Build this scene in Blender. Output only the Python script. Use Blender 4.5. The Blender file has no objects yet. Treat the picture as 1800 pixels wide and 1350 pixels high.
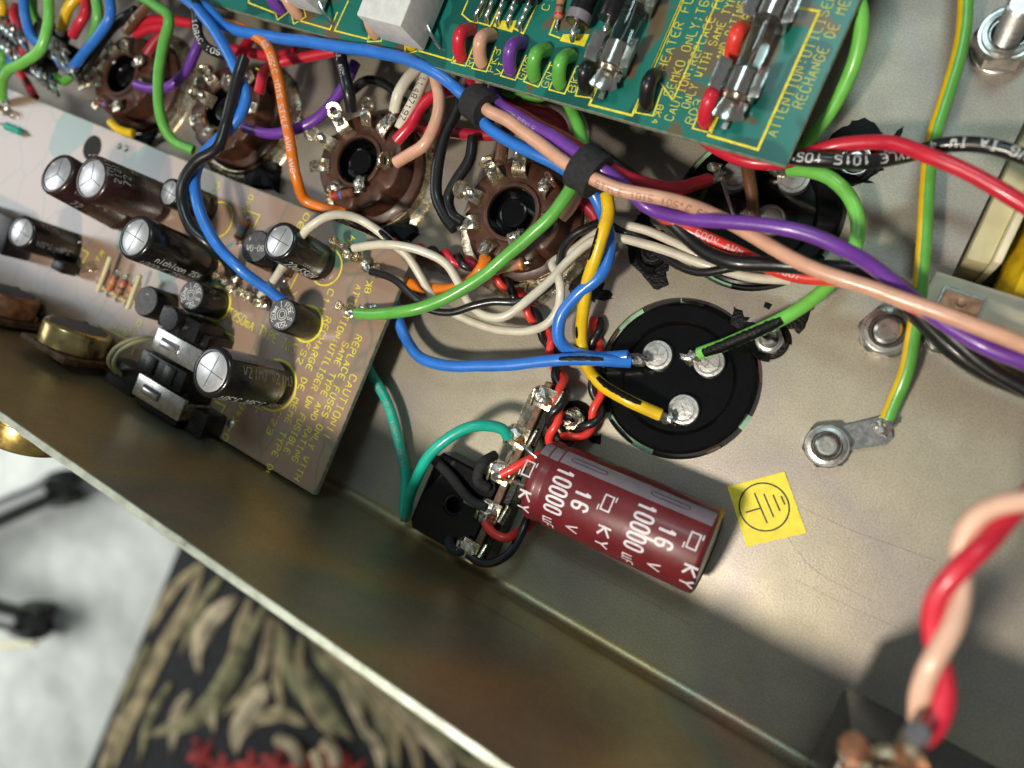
import bpy, bmesh, math, random
from mathutils import Vector, Matrix, noise
random.seed(7)
SC = bpy.context.scene
COL = SC.collection
# ------------------------------------------------------------------ camera
# units: 1 Blender unit = 1 cm. x runs along the chassis, y across it, z up out of the plate.
SC.unit_settings.system = 'METRIC'
SC.unit_settings.scale_length = 0.01
F, NX, NY, H = 1300.0, 1430.0, 800.0, 170.0           # focal length (px), point straight below the lens, lens height (mm)
_n = Vector(((NX-900)/F, -(NY-675)/F, -1)).normalized()
_Z = -_n
_X = (Vector((1, 0, 0)) - Vector((1, 0, 0)).dot(_Z)*_Z).normalized()
_Y = _Z.cross(_X)
_a = math.radians(-25)
_U = _X*math.cos(_a) + _Y*math.sin(_a)
_V = -_X*math.sin(_a) + _Y*math.cos(_a)
RW = Matrix((_U, _V, _Z))                              # lens axes -> scene axes
def mm(px, py, z=0.0):
    d = RW @ Vector(((px-900)/F, -(py-675)/F, -1))
    t = (H-z)/-d.z
    return Vector((d.x*t, d.y*t, z))
def P(px, py, z=0.0):
    return mm(px, py, z)*0.1
cam_d = bpy.data.cameras.new('camera')
cam = bpy.data.objects.new('camera', cam_d)
COL.objects.link(cam)
cam.matrix_world = Matrix.Translation((0, 0, H*0.1)) @ RW.to_4x4()
cam_d.sensor_width = 36; cam_d.lens = 36*F/1800
cam_d.clip_start = 0.5; cam_d.clip_end = 2000
cam_d.dof.use_dof = True
cam_d.dof.focus_distance = 17.2
cam_d.dof.aperture_fstop = 0.092
SC.camera = cam
# ------------------------------------------------------------------ light
w = bpy.data.worlds.new('World'); SC.world = w; w.use_nodes = True
w.node_tree.nodes['Background'].inputs[0].default_value = (0.92, 0.97, 1.0, 1)
w.node_tree.nodes['Background'].inputs[1].default_value = 0.11
def area(name, loc, target, size, power, col, shape='DISK', size_y=None):
    l = bpy.data.lights.new(name, 'AREA'); l.shape = shape; l.size = size
    if size_y: l.size_y = size_y
    l.energy = power; l.color = col
    o = bpy.data.objects.new(name, l); COL.objects.link(o); o.location = loc
    o.rotation_euler = (Vector(target)-Vector(loc)).to_track_quat('-Z', 'Y').to_euler()
    return o
area('bench_lamp', (-7, -18, 39), (-1, 2, 0), 4.8, 14500, (1.0, 0.92, 0.79))
area('side_window', (-112, -8, 62), (-20, 0, 0), 34, 14500, (0.92, 0.97, 1.0), 'RECTANGLE', 44)
area('ceiling_light', (-8, 58, 104), (0, 0, 0), 30, 19000, (0.68, 0.97, 1.0), 'RECTANGLE', 20)
area('floor_fill', (-165, -95, -2), (-105, -35, -75), 90, 140000, (0.98, 1.0, 0.95))  # added fill light just under plate level, brightens only the floor
SC.view_settings.view_transform = 'Standard'
SC.view_settings.look = 'None'
SC.view_settings.exposure = 0.2
SC.view_settings.gamma = 1.0
SC.render.engine = 'CYCLES'
SC.cycles.max_bounces = 8
SC.cycles.use_denoising = True
# ------------------------------------------------------------------ materials
MATS = {}
def mat(name, col, rough=0.4, metal=0.0, coat=0.0, var=0.12, vscale=6.0, bump=0.0, bscale=30.0, spec=0.5, trans=0.0, rvar=0.1, col2=None):
    if name in MATS: return MATS[name]
    m = bpy.data.materials.new(name); m.use_nodes = True
    nt = m.node_tree; N = nt.nodes; L = nt.links; b = N['Principled BSDF']
    b.inputs['Metallic'].default_value = metal
    b.inputs['Coat Weight'].default_value = coat
    b.inputs['Coat Roughness'].default_value = 0.14
    b.inputs['Specular IOR Level'].default_value = spec
    b.inputs['Transmission Weight'].default_value = trans
    tc = N.new('ShaderNodeTexCoord')
    n1 = N.new('ShaderNodeTexNoise'); n1.inputs['Scale'].default_value = vscale; n1.inputs['Detail'].default_value = 5
    L.new(tc.outputs['Object'], n1.inputs['Vector'])
    mx = N.new('ShaderNodeMix'); mx.data_type = 'RGBA'
    c2 = col2 or tuple(max(0, c*(1-2.2*var)) for c in col)
    mx.inputs[6].default_value = (*c2, 1); mx.inputs[7].default_value = (*[min(1, c*(1+var)) for c in col], 1)
    rp = N.new('ShaderNodeMapRange'); rp.inputs['From Min'].default_value = 0.3; rp.inputs['From Max'].default_value = 0.62
    L.new(n1.outputs['Fac'], rp.inputs['Value']); L.new(rp.outputs['Result'], mx.inputs[0])
    L.new(mx.outputs[2], b.inputs['Base Color'])
    n2 = N.new('ShaderNodeTexNoise'); n2.inputs['Scale'].default_value = vscale*2.7; n2.inputs['Detail'].default_value = 3
    L.new(tc.outputs['Object'], n2.inputs['Vector'])
    r2 = N.new('ShaderNodeMapRange'); r2.inputs['To Min'].default_value = max(0.03, rough-rvar); r2.inputs['To Max'].default_value = min(1, rough+rvar)
    L.new(n2.outputs['Fac'], r2.inputs['Value']); L.new(r2.outputs['Result'], b.inputs['Roughness'])
    if bump > 0:
        n3 = N.new('ShaderNodeTexNoise'); n3.inputs['Scale'].default_value = bscale; n3.inputs['Detail'].default_value = 4
        L.new(tc.outputs['Object'], n3.inputs['Vector'])
        bp = N.new('ShaderNodeBump'); bp.inputs['Strength'].default_value = bump; bp.inputs['Distance'].default_value = 0.05
        L.new(n3.outputs['Fac'], bp.inputs['Height']); L.new(bp.outputs['Normal'], b.inputs['Normal'])
    MATS[name] = m
    return m
def ramp(N, pts, interp='LINEAR'):
    r = N.new('ShaderNodeValToRGB'); e = r.color_ramp.elements; r.color_ramp.interpolation = interp
    e[0].position = pts[0][0]; e[0].color = (*pts[0][1], 1); e[1].position = pts[-1][0]; e[1].color = (*pts[-1][1], 1)
    for p, c in pts[1:-1]:
        q = e.new(p); q.color = (*c, 1)
    return r
def steel_mat(name, tints, rough=0.36, scale=0.22, metal=0.8, scratch=0.5, detail=1.6):
    """zinc-passivated sheet steel: tints give rainbow stain (plate) or painted reflections (wall), fine speckle, long scratches"""
    m = bpy.data.materials.new(name); m.use_nodes = True
    nt = m.node_tree; N = nt.nodes; L = nt.links; b = N['Principled BSDF']
    b.inputs['Metallic'].default_value = metal
    tc = N.new('ShaderNodeTexCoord')
    n1 = N.new('ShaderNodeTexNoise'); n1.inputs['Scale'].default_value = scale; n1.inputs['Detail'].default_value = detail; n1.inputs['Distortion'].default_value = 0.2
    L.new(tc.outputs['Object'], n1.inputs['Vector'])
    rp = ramp(N, tints); L.new(n1.outputs['Fac'], rp.inputs['Fac'])
    n2 = N.new('ShaderNodeTexNoise'); n2.inputs['Scale'].default_value = 26; n2.inputs['Detail'].default_value = 6
    L.new(tc.outputs['Object'], n2.inputs['Vector'])
    mr = N.new('ShaderNodeMapRange'); mr.inputs['From Min'].default_value = 0.3; mr.inputs['From Max'].default_value = 0.7
    mr.inputs['To Min'].default_value = 0.76; mr.inputs['To Max'].default_value = 1.13
    L.new(n2.outputs['Fac'], mr.inputs['Value'])
    mu = N.new('ShaderNodeMix'); mu.data_type = 'RGBA'; mu.blend_type = 'MULTIPLY'; mu.inputs[0].default_value = 1
    L.new(rp.outputs['Color'], mu.inputs[6]); L.new(mr.outputs['Result'], mu.inputs[7])
    # pits and specks of dirt
    vo = N.new('ShaderNodeTexVoronoi'); vo.inputs['Scale'].default_value = 3.2
    L.new(tc.outputs['Object'], vo.inputs['Vector'])
    sp = N.new('ShaderNodeMapRange'); sp.inputs['From Min'].default_value = 0.02; sp.inputs['From Max'].default_value = 0.035
    sp.inputs['To Min'].default_value = 0.25; sp.inputs['To Max'].default_value = 1.0
    L.new(vo.outputs['Distance'], sp.inputs['Value'])
    mu2 = N.new('ShaderNodeMix'); mu2.data_type = 'RGBA'; mu2.blend_type = 'MULTIPLY'; mu2.inputs[0].default_value = 1
    L.new(mu.outputs[2], mu2.inputs[6]); L.new(sp.outputs['Result'], mu2.inputs[7])
    # smudges and handling marks
    n6 = N.new('ShaderNodeTexNoise'); n6.inputs['Scale'].default_value = 1.1; n6.inputs['Detail'].default_value = 7; n6.inputs['Roughness'].default_value = 0.65
    L.new(tc.outputs['Object'], n6.inputs['Vector'])
    m6 = N.new('ShaderNodeMapRange'); m6.inputs['From Min'].default_value = 0.35; m6.inputs['From Max'].default_value = 0.62
    m6.inputs['To Min'].default_value = 0.92; m6.inputs['To Max'].default_value = 1.04
    L.new(n6.outputs['Fac'], m6.inputs['Value'])
    mu6 = N.new('ShaderNodeMix'); mu6.data_type = 'RGBA'; mu6.blend_type = 'MULTIPLY'; mu6.inputs[0].default_value = 1
    L.new(mu2.outputs[2], mu6.inputs[6]); L.new(m6.outputs['Result'], mu6.inputs[7]); mu2 = mu6
    # scratches: stretched noise
    mp = N.new('ShaderNodeMapping'); mp.inputs['Scale'].default_value = (0.12, 9, 1); mp.inputs['Rotation'].default_value = (0, 0, 0.12)
    L.new(tc.outputs['Object'], mp.inputs['Vector'])
    n4 = N.new('ShaderNodeTexNoise'); n4.inputs['Scale'].default_value = 1.3; n4.inputs['Detail'].default_value = 6
    L.new(mp.outputs['Vector'], n4.inputs['Vector'])
    sc = N.new('ShaderNodeMapRange'); sc.inputs['From Min'].default_value = 0.26; sc.inputs['From Max'].default_value = 0.31
    sc.inputs['To Min'].default_value = 1-0.45*scratch; sc.inputs['To Max'].default_value = 1.0
    L.new(n4.outputs['Fac'], sc.inputs['Value'])
    mu3 = N.new('ShaderNodeMix'); mu3.data_type = 'RGBA'; mu3.blend_type = 'MULTIPLY'; mu3.inputs[0].default_value = 1
    L.new(mu2.outputs[2], mu3.inputs[6]); L.new(sc.outputs['Result'], mu3.inputs[7])
    L.new(mu3.outputs[2], b.inputs['Base Color'])
    n5 = N.new('ShaderNodeTexNoise'); n5.inputs['Scale'].default_value = 0.8; n5.inputs['Detail'].default_value = 5
    L.new(tc.outputs['Object'], n5.inputs['Vector'])
    rr = N.new('ShaderNodeMapRange'); rr.inputs['To Min'].default_value = rough-0.08; rr.inputs['To Max'].default_value = rough+0.12
    L.new(n5.outputs['Fac'], rr.inputs['Value']); L.new(rr.outputs['Result'], b.inputs['Roughness'])
    bp = N.new('ShaderNodeBump'); bp.inputs['Strength'].default_value = 0.16; bp.inputs['Distance'].default_value = 0.02
    L.new(n2.outputs['Fac'], bp.inputs['Height']); L.new(bp.outputs['Normal'], b.inputs['Normal'])
    MATS[name] = m
    return m
def pcb_mat(name, c_mask, c_trace, c_bare, scale, rough=0.3, lo=0.46, hi=0.60, coat=0.5, pours=False):
    """solder-masked board: copper areas seen through the mask, bare patches, glass weave"""
    m = bpy.data.materials.new(name); m.use_nodes = True
    nt = m.node_tree; N = nt.nodes; L = nt.links; b = N['Principled BSDF']
    b.inputs['Coat Weight'].default_value = coat; b.inputs['Coat Roughness'].default_value = 0.25; b.inputs['Coat IOR'].default_value = 1.9
    tc = N.new('ShaderNodeTexCoord')
    n1 = N.new('ShaderNodeTexNoise'); n1.inputs['Scale'].default_value = scale; n1.inputs['Detail'].default_value = 1.2; n1.inputs['Distortion'].default_value = 0.8
    L.new(tc.outputs['Object'], n1.inputs['Vector'])
    rp = ramp(N, [(0.0, c_mask), (lo, c_mask), (lo+0.025, c_trace), (hi, c_trace), (hi+0.03, c_bare), (1.0, c_bare)])
    L.new(n1.outputs['Fac'], rp.inputs['Fac'])
    col_out = rp.outputs['Color']
    if pours:   # copper areas parted by narrow channels of bare mask
        mp = N.new('ShaderNodeMapping'); mp.inputs['Scale'].default_value = (1.0, 0.62, 1.0); mp.inputs['Rotation'].default_value = (0, 0, 0.05)
        L.new(tc.outputs['Object'], mp.inputs['Vector'])
        nd = N.new('ShaderNodeTexNoise'); nd.inputs['Scale'].default_value = 0.9; nd.inputs['Detail'].default_value = 1
        L.new(tc.outputs['Object'], nd.inputs['Vector'])
        md = N.new('ShaderNodeMix'); md.data_type = 'VECTOR'; md.inputs[0].default_value = 0.35
        L.new(mp.outputs['Vector'], md.inputs[4]); L.new(nd.outputs['Color'], md.inputs[5])
        ve = N.new('ShaderNodeTexVoronoi'); ve.feature = 'DISTANCE_TO_EDGE'; ve.inputs['Scale'].default_value = 1.25
        L.new(md.outputs[1], ve.inputs['Vector'])
        vc = N.new('ShaderNodeTexVoronoi'); vc.inputs['Scale'].default_value = 1.25; L.new(md.outputs[1], vc.inputs['Vector'])
        e1 = N.new('ShaderNodeMapRange'); e1.inputs['From Min'].default_value = 0.0; e1.inputs['From Max'].default_value = 0.05; e1.inputs['To Min'].default_value = 0.55
        L.new(ve.outputs['Distance'], e1.inputs['Value'])
        sp_ = N.new('ShaderNodeSeparateColor'); L.new(vc.outputs['Color'], sp_.inputs[0])
        g1 = N.new('ShaderNodeMath'); g1.operation = 'LESS_THAN'; g1.inputs[1].default_value = 0.80; L.new(sp_.outputs[0], g1.inputs[0])
        ml = N.new('ShaderNodeMath'); ml.operation = 'MULTIPLY'; L.new(e1.outputs['Result'], ml.inputs[0]); L.new(g1.outputs[0], ml.inputs[1])
        mxp = N.new('ShaderNodeMix'); mxp.data_type = 'RGBA'; mxp.inputs[6].default_value = (*c_mask, 1); mxp.inputs[7].default_value = (*c_trace, 1)
        L.new(ml.outputs[0], mxp.inputs[0]); col_out = mxp.outputs[2]
    wv = N.new('ShaderNodeTexWave'); wv.inputs['Scale'].default_value = 6.5; wv.inputs['Distortion'].default_value = 0.6; wv.bands_direction = 'Y'
    wv2 = N.new('ShaderNodeTexWave'); wv2.inputs['Scale'].default_value = 6.5; wv2.inputs['Distortion'].default_value = 0.6; wv2.bands_direction = 'X'
    L.new(tc.outputs['Object'], wv.inputs['Vector']); L.new(tc.outputs['Object'], wv2.inputs['Vector'])
    ad = N.new('ShaderNodeMath'); ad.operation = 'ADD'
    L.new(wv.outputs['Fac'], ad.inputs[0]); L.new(wv2.outputs['Fac'], ad.inputs[1])
    mr = N.new('ShaderNodeMapRange'); mr.inputs['From Max'].default_value = 2; mr.inputs['To Min'].default_value = 0.88; mr.inputs['To Max'].default_value = 1.06
    L.new(ad.outputs[0], mr.inputs['Value'])
    mu = N.new('ShaderNodeMix'); mu.data_type = 'RGBA'; mu.blend_type = 'MULTIPLY'; mu.inputs[0].default_value = 1
    L.new(col_out, mu.inputs[6]); L.new(mr.outputs['Result'], mu.inputs[7])
    L.new(mu.outputs[2], b.inputs['Base Color'])
    b.inputs['Roughness'].default_value = rough
    bp = N.new('ShaderNodeBump'); bp.inputs['Strength'].default_value = 0.12; bp.inputs['Distance'].default_value = 0.01
    L.new(n1.outputs['Fac'], bp.inputs['Height']); L.new(bp.outputs['Normal'], b.inputs['Normal'])
    MATS[name] = m
    return m
steel_mat('plate_steel', [(0.0, (0.35, 0.335, 0.25)), (0.30, (0.455, 0.41, 0.31)), (0.44, (0.46, 0.41, 0.315)), (0.54, (0.385, 0.335, 0.30)), (0.64, (0.43, 0.375, 0.285)), (1.0, (0.35, 0.36, 0.315))], scale=0.2, metal=0.5, rough=0.42)
steel_mat('wall_steel', [(0.0, (0.34, 0.315, 0.23)), (0.36, (0.38, 0.335, 0.22)), (0.47, (0.54, 0.40, 0.20)), (0.56, (0.36, 0.35, 0.26)), (0.66, (0.60, 0.34, 0.22)), (1.0, (0.37, 0.32, 0.23))], rough=0.38, scale=0.15, metal=0.78, detail=0.8)  # orange and reddish tints paint blurred reflections into the wall colour
mat('edge_zinc', (0.40, 0.44, 0.37), 0.48, 0.35, var=0.15, vscale=3, bump=0.15)
pcb_mat('pcb_brown', (0.075, 0.17, 0.125), (0.36, 0.235, 0.165), (0.44, 0.315, 0.24), 0.55, rough=0.36, coat=0.8, pours=True)
pcb_mat('pcb_green', (0.005, 0.10, 0.085), (0.012, 0.18, 0.145), (0.14, 0.105, 0.06), 0.7, rough=0.34, lo=0.45, hi=0.60, coat=0.15)
mat('pcb_edge', (0.30, 0.33, 0.24), 0.7, var=0.2, vscale=8, bump=0.4)
mat('silk_yellow', (0.90, 0.78, 0.05), 0.5, var=0.10, vscale=10)
PVC = {'red': (0.66, 0.018, 0.045), 'crimson': (0.42, 0.012, 0.035), 'scarlet': (0.85, 0.05, 0.035), 'peach': (0.74, 0.40, 0.27), 'purple': (0.17, 0.045, 0.36), 'blue': (0.03, 0.20, 0.72),
       'green': (0.13, 0.46, 0.07), 'lime': (0.20, 0.64, 0.10), 'yellow': (0.88, 0.56, 0.01), 'black': (0.009, 0.009, 0.010), 'white': (0.74, 0.68, 0.55), 'orange': (0.86, 0.21, 0.012),
       'teal': (0.012, 0.47, 0.34), 'brown': (0.14, 0.062, 0.03), 'pale': (0.78, 0.48, 0.35), 'navy': (0.02, 0.035, 0.10)}
for k, c in PVC.items():
    mat('pvc_'+k, c, 0.38, 0, coat=0.4, var=0.05, vscale=3.0, bump=0.09, bscale=9, spec=0.5)
mat('ink_white', (0.75, 0.75, 0.74), 0.5, var=0.2, vscale=12)
mat('ink_lilac', (0.72, 0.66, 0.70), 0.45, var=0.08, vscale=12)
mat('ink_grey', (0.35, 0.34, 0.36), 0.5, var=0.25, vscale=12)
mat('ink_black', (0.015, 0.014, 0.012), 0.45, var=0.1)
mat('ink_tan', (0.22, 0.13, 0.10), 0.5)
mat('solder', (0.62, 0.60, 0.56), 0.3, 0.95, var=0.22, vscale=9, bump=0.35, bscale=18)
mat('tin_lug', (0.74, 0.68, 0.54), 0.26, 0.92, var=0.25, vscale=7, bump=0.2, bscale=12, col2=(0.40, 0.28, 0.12))
mat('tin_clean', (0.70, 0.69, 0.66), 0.24, 0.95, var=0.10, vscale=5)
mat('nickel', (0.60, 0.56, 0.50), 0.2, 0.95, var=0.1, vscale=4)
mat('steel_bolt', (0.58, 0.57, 0.54), 0.3, 0.95, var=0.10, vscale=4, bump=0.04)
mat('brass', (0.72, 0.50, 0.16), 0.27, 0.95, var=0.15, vscale=4)
mat('gold_can', (0.66, 0.50, 0.22), 0.25, 0.9, var=0.15, vscale=3)
mat('copper', (0.62, 0.30, 0.17), 0.35, 0.8, var=0.2, vscale=5)
mat('flux', (0.22, 0.075, 0.012), 0.15, 0, coat=0.5, var=0.3, vscale=10)
mat('phenolic', (0.078, 0.030, 0.016), 0.42, 0, coat=0.08, var=0.22, vscale=3.2, bump=0.12, bscale=9)
mat('phenolic_board', (0.17, 0.085, 0.045), 0.6, var=0.3, vscale=6, bump=0.2)
mat('bakelite_black', (0.0035, 0.0035, 0.004), 0.16, 0, var=0.1, vscale=5, spec=0.4, rvar=0.05)
mat('terminal_tin', (0.50, 0.49, 0.48), 0.38, 0.7, var=0.12, vscale=6, bump=0.2, bscale=10)
mat('plastic_black', (0.009, 0.009, 0.010), 0.28, var=0.15, vscale=6, bump=0.08, bscale=25)
mat('plastic_grey', (0.10, 0.10, 0.11), 0.55, var=0.15, vscale=8, bump=0.1)
mat('tape_cloth', (0.022, 0.022, 0.024), 0.72, var=0.25, vscale=14, bump=0.6, bscale=55)
mat('paint_black', (0.004, 0.004, 0.005), 0.42, spec=0.25, var=0.1, bump=0.5, bscale=16)
mat('sleeve_red', (0.145, 0.013, 0.018), 0.42, coat=0.12, var=0.07, vscale=3, bump=0.04, bscale=8)
mat('sleeve_brown', (0.036, 0.014, 0.014), 0.28, coat=0.4, var=0.1, vscale=3)
mat('sleeve_black', (0.011, 0.0105, 0.011), 0.24, coat=0.4, var=0.1, vscale=4)
mat('sleeve_grey', (0.235, 0.205, 0.24), 0.3, coat=0.3, var=0.05, vscale=3)
mat('aluminium', (0.80, 0.81, 0.82), 0.32, 0.75, var=0.06, vscale=6)
mat('groove', (0.11, 0.11, 0.12), 0.6)
mat('ring_green', (0.30, 0.50, 0.32), 0.5, var=0.15, vscale=3)
mat('can_alu', (0.45, 0.45, 0.44), 0.35, 0.9)
mat('label_yellow', (0.95, 0.78, 0.05), 0.55, var=0.05, vscale=6, bump=0.08)
mat('ceramic', (0.72, 0.73, 0.72), 0.5, var=0.05, vscale=6, bump=0.15, bscale=60)
mat('resistor_tan', (0.45, 0.22, 0.12), 0.4, var=0.15)
mat('resistor_brown', (0.20, 0.06, 0.03), 0.4, var=0.15)
mat('bobbin', (0.66, 0.60, 0.36), 0.45, var=0.08, vscale=1.5)
mat('bobbin_white', (0.92, 0.84, 0.60), 0.45, var=0.08, vscale=1.5)
mat('coil_tape', (0.72, 0.50, 0.015), 0.25, coat=0.4, var=0.16, vscale=2.2, bump=0.5, bscale=2.2)
mat('dark_void', (0.02, 0.018, 0.015), 0.7)
mat('rubber', (0.012, 0.012, 0.013), 0.55)
mat('floor_lino', (0.55, 0.57, 0.54), 0.6, var=0.13, vscale=0.12, bump=0.1, bscale=1)
mat('rug_black', (0.014, 0.014, 0.017), 0.95, var=0.5, vscale=0.9, bump=0.8, bscale=3)
mat('rug_tan', (0.42, 0.33, 0.19), 0.95, var=0.25, vscale=0.35, bump=0.8, bscale=3)
mat('rug_cream', (0.58, 0.47, 0.31), 0.95, var=0.25, vscale=0.35, bump=0.8, bscale=3)
mat('rug_olive', (0.22, 0.21, 0.11), 0.95, var=0.3, vscale=0.35, bump=0.8, bscale=3)
mat('rug_red', (0.42, 0.05, 0.045), 0.95, var=0.3, vscale=0.4, bump=0.8, bscale=3)
g = bpy.data.materials.new('fuse_glass'); g.use_nodes = True
b_ = g.node_tree.nodes['Principled BSDF']; b_.inputs['Base Color'].default_value = (0.93, 0.97, 0.95, 1)
b_.inputs['Transmission Weight'].default_value = 1; b_.inputs['Roughness'].default_value = 0.03; b_.inputs['IOR'].default_value = 1.45
MATS['fuse_glass'] = g
g = bpy.data.materials.new('clear_sleeve'); g.use_nodes = True
b_ = g.node_tree.nodes['Principled BSDF']; b_.inputs['Base Color'].default_value = (0.9, 0.88, 0.85, 1)
b_.inputs['Transmission Weight'].default_value = 0.9; b_.inputs['Roughness'].default_value = 0.12; b_.inputs['IOR'].default_value = 1.3
MATS['clear_sleeve'] = g
# ------------------------------------------------------------------ object helpers (geometry in mm, scene in cm)
ORIGIN = {}
def origin_of(par):
    return ORIGIN.get(par, Vector((0, 0, 0)))
def obj(name, vf, m, parent=None, smooth=True, loc=None, angle=None):
    """ONE mesh object; vf = (verts in mm scene coordinates, faces)"""
    v, f = vf
    if parent is not None: O = origin_of(parent)
    else: O = Vector(loc) if loc is not None else Vector(v[0])
    me = bpy.data.meshes.new(name)
    me.from_pydata([((Vector(p)-O)*0.1)[:] for p in v], [], f)
    me.materials.append(MATS[m])
    if smooth:
        me.polygons.foreach_set('use_smooth', [True]*len(me.polygons))
        me.set_sharp_from_angle(angle=math.radians(angle or 38))
    me.update()
    o = bpy.data.objects.new(name, me); COL.objects.link(o)
    if parent is not None: o.parent = parent
    else: o.location = O*0.1
    ORIGIN[o] = O
    return o
def thing(name, label, cat, loc, group=None):
    o = bpy.data.objects.new(name, None); COL.objects.link(o)
    o.empty_display_size = 0.3
    o.location = Vector(loc)*0.1; ORIGIN[o] = Vector(loc)
    tag(o, label, cat, group)
    return o
def tag(o, label, cat, group=None):
    o['label'] = label; o['category'] = cat
    if group: o['group'] = group
    return o
def join(*parts):
    V, Fc = [], []
    for v, f in parts:
        n = len(V); V += [Vector(p) for p in v]; Fc += [tuple(i+n for i in q) for q in f]
    return V, Fc
def frame(o, zdir=(0, 0, 1), xdir=None):
    z = Vector(zdir).normalized()
    x = Vector(xdir) if xdir is not None else (Vector((1, 0, 0)) if abs(z.x) < 0.9 else Vector((0, 1, 0)))
    x = (x - x.dot(z)*z).normalized(); y = z.cross(x)
    M = Matrix((x, y, z)).transposed().to_4x4(); M.translation = Vector(o)
    return M
def lathe(prof, fr, n=32, a0=0.0, a1=2*math.pi):
    """prof: list of (r, z); closed where r = 0"""
    V, Fc = [], []
    full = abs(a1-a0-2*math.pi) < 1e-6
    cnt = n if full else n+1
    rings = []
    for r, z in prof:
        if r <= 1e-6:
            rings.append([len(V)]); V.append(fr @ Vector((0, 0, z)))
        else:
            ids = []
            for i in range(cnt):
                t = a0+(a1-a0)*i/n
                ids.append(len(V)); V.append(fr @ Vector((r*math.cos(t), r*math.sin(t), z)))
            rings.append(ids)
    for A, B in zip(rings[:-1], rings[1:]):
        for i in range(n):
            j = (i+1) % cnt
            if len(A) == 1 and len(B) == 1: continue
            if len(A) == 1: Fc.append((A[0], B[j], B[i]))
            elif len(B) == 1: Fc.append((A[i], A[j], B[0]))
            else: Fc.append((A[i], A[j], B[j], B[i]))
    return V, Fc
def box(fr, sx, sy, sz, bev=0.0, seg=2):
    """box centred in x, y with its base at z = 0 of the frame"""
    bm = bmesh.new(); bmesh.ops.create_cube(bm, size=1.0)
    for v in bm.verts: v.co = Vector((v.co.x*sx, v.co.y*sy, (v.co.z+0.5)*sz))
    if bev > 0: bmesh.ops.bevel(bm, geom=bm.edges[:], offset=bev, segments=seg, affect='EDGES', profile=0.6)
    bm.verts.index_update()
    V = [fr @ v.co for v in bm.verts]; Fc = [tuple(v.index for v in f.verts) for f in bm.faces]
    bm.free(); return V, Fc
def prism(pts, fr, h, bev=0.0):
    """outline pts (x, y) in the frame, raised by h"""
    bm = bmesh.new()
    vs = [bm.verts.new((x, y, 0)) for x, y in pts]
    f = bm.faces.new(vs); f.normal_update()
    if f.normal.z > 0: f.normal_flip()
    r = bmesh.ops.extrude_face_region(bm, geom=[f])
    for v in r['geom']:
        if isinstance(v, bmesh.types.BMVert): v.co.z += h
    bmesh.ops.recalc_face_normals(bm, faces=bm.faces[:])
    if bev > 0: bmesh.ops.bevel(bm, geom=[e for e in bm.edges if e.verts[0].co.z > h*0.9 and e.verts[1].co.z > h*0.9], offset=bev, segments=2, affect='EDGES')
    bmesh.ops.triangulate(bm, faces=[f for f in bm.faces if len(f.verts) > 4])
    bm.verts.index_update()
    V = [fr @ v.co for v in bm.verts]; Fc = [tuple(v.index for v in f.verts) for f in bm.faces]
    bm.free(); return V, Fc
def spline(pts, step=1.0):
    """centripetal Catmull-Rom through pts, resampled evenly"""
    p = [Vector(q) for q in pts]
    if len(p) == 2: dense = [p[0].lerp(p[1], i/12) for i in range(13)]
    else:
        e = [p[0]*2-p[1]] + p + [p[-1]*2-p[-2]]
        dense = []
        for i in range(1, len(e)-2):
            a, b, c, d = e[i-1:i+3]
            t0 = 0; t1 = t0+max(1e-4, (b-a).length)**0.5; t2 = t1+max(1e-4, (c-b).length)**0.5; t3 = t2+max(1e-4, (d-c).length)**0.5
            for k in range(16):
                t = t1+(t2-t1)*k/16
                A1 = a*((t1-t)/(t1-t0))+b*((t-t0)/(t1-t0)); A2 = b*((t2-t)/(t2-t1))+c*((t-t1)/(t2-t1)); A3 = c*((t3-t)/(t3-t2))+d*((t-t2)/(t3-t2))
                B1 = A1*((t2-t)/(t2-t0))+A2*((t-t0)/(t2-t0)); B2 = A2*((t3-t)/(t3-t1))+A3*((t-t1)/(t3-t1))
                dense.append(B1*((t2-t)/(t2-t1))+B2*((t-t1)/(t2-t1)))
        dense.append(p[-1])
    out = [dense[0]]; acc = 0.0
    for a, b in zip(dense[:-1], dense[1:]):
        L = (b-a).length
        if L < 1e-9: continue
        s = step-acc
        while s <= L:
            out.append(a.lerp(b, s/L)); s += step
        acc = (acc+L) % step
    if (out[-1]-dense[-1]).length > step*0.3: out.append(dense[-1])
    return out
def tube(c, r, n=12, cap=0.25, rfun=None, flat=1.0):
    """tube along centre points c; ends rounded by cap (fraction of r); rfun(t) scales the radius"""
    T = [(c[min(i+1, len(c)-1)]-c[max(i-1, 0)]).normalized() for i in range(len(c))]
    up = Vector((0, 0, 1)) if abs(T[0].z) < 0.9 else Vector((1, 0, 0))
    x = (up - up.dot(T[0])*T[0]).normalized()
    V, Fc, rings = [], [], []
    def ring(p, xx, yy, rad):
        ids = []
        for k in range(n):
            t = 2*math.pi*k/n
            ids.append(len(V)); V.append(p+xx*(rad*math.cos(t))+yy*(rad*flat*math.sin(t)))
        rings.append(ids)
    for i, p in enumerate(c):
        x = (x - x.dot(T[i])*T[i]).normalized(); y = T[i].cross(x)
        rr = r*(rfun(i/(len(c)-1)) if rfun else 1.0)
        if i == 0 and cap: ring(p-T[i]*(r*cap), x, y, rr*0.72)
        ring(p, x, y, rr)
        if i == len(c)-1 and cap: ring(p+T[i]*(r*cap), x, y, rr*0.72)
    for A, B in zip(rings[:-1], rings[1:]):
        for k in range(n): Fc.append((A[k], A[(k+1) % n], B[(k+1) % n], B[k]))
    Fc.append(tuple(reversed(rings[0]))); Fc.append(tuple(rings[-1]))
    return V, Fc
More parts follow.
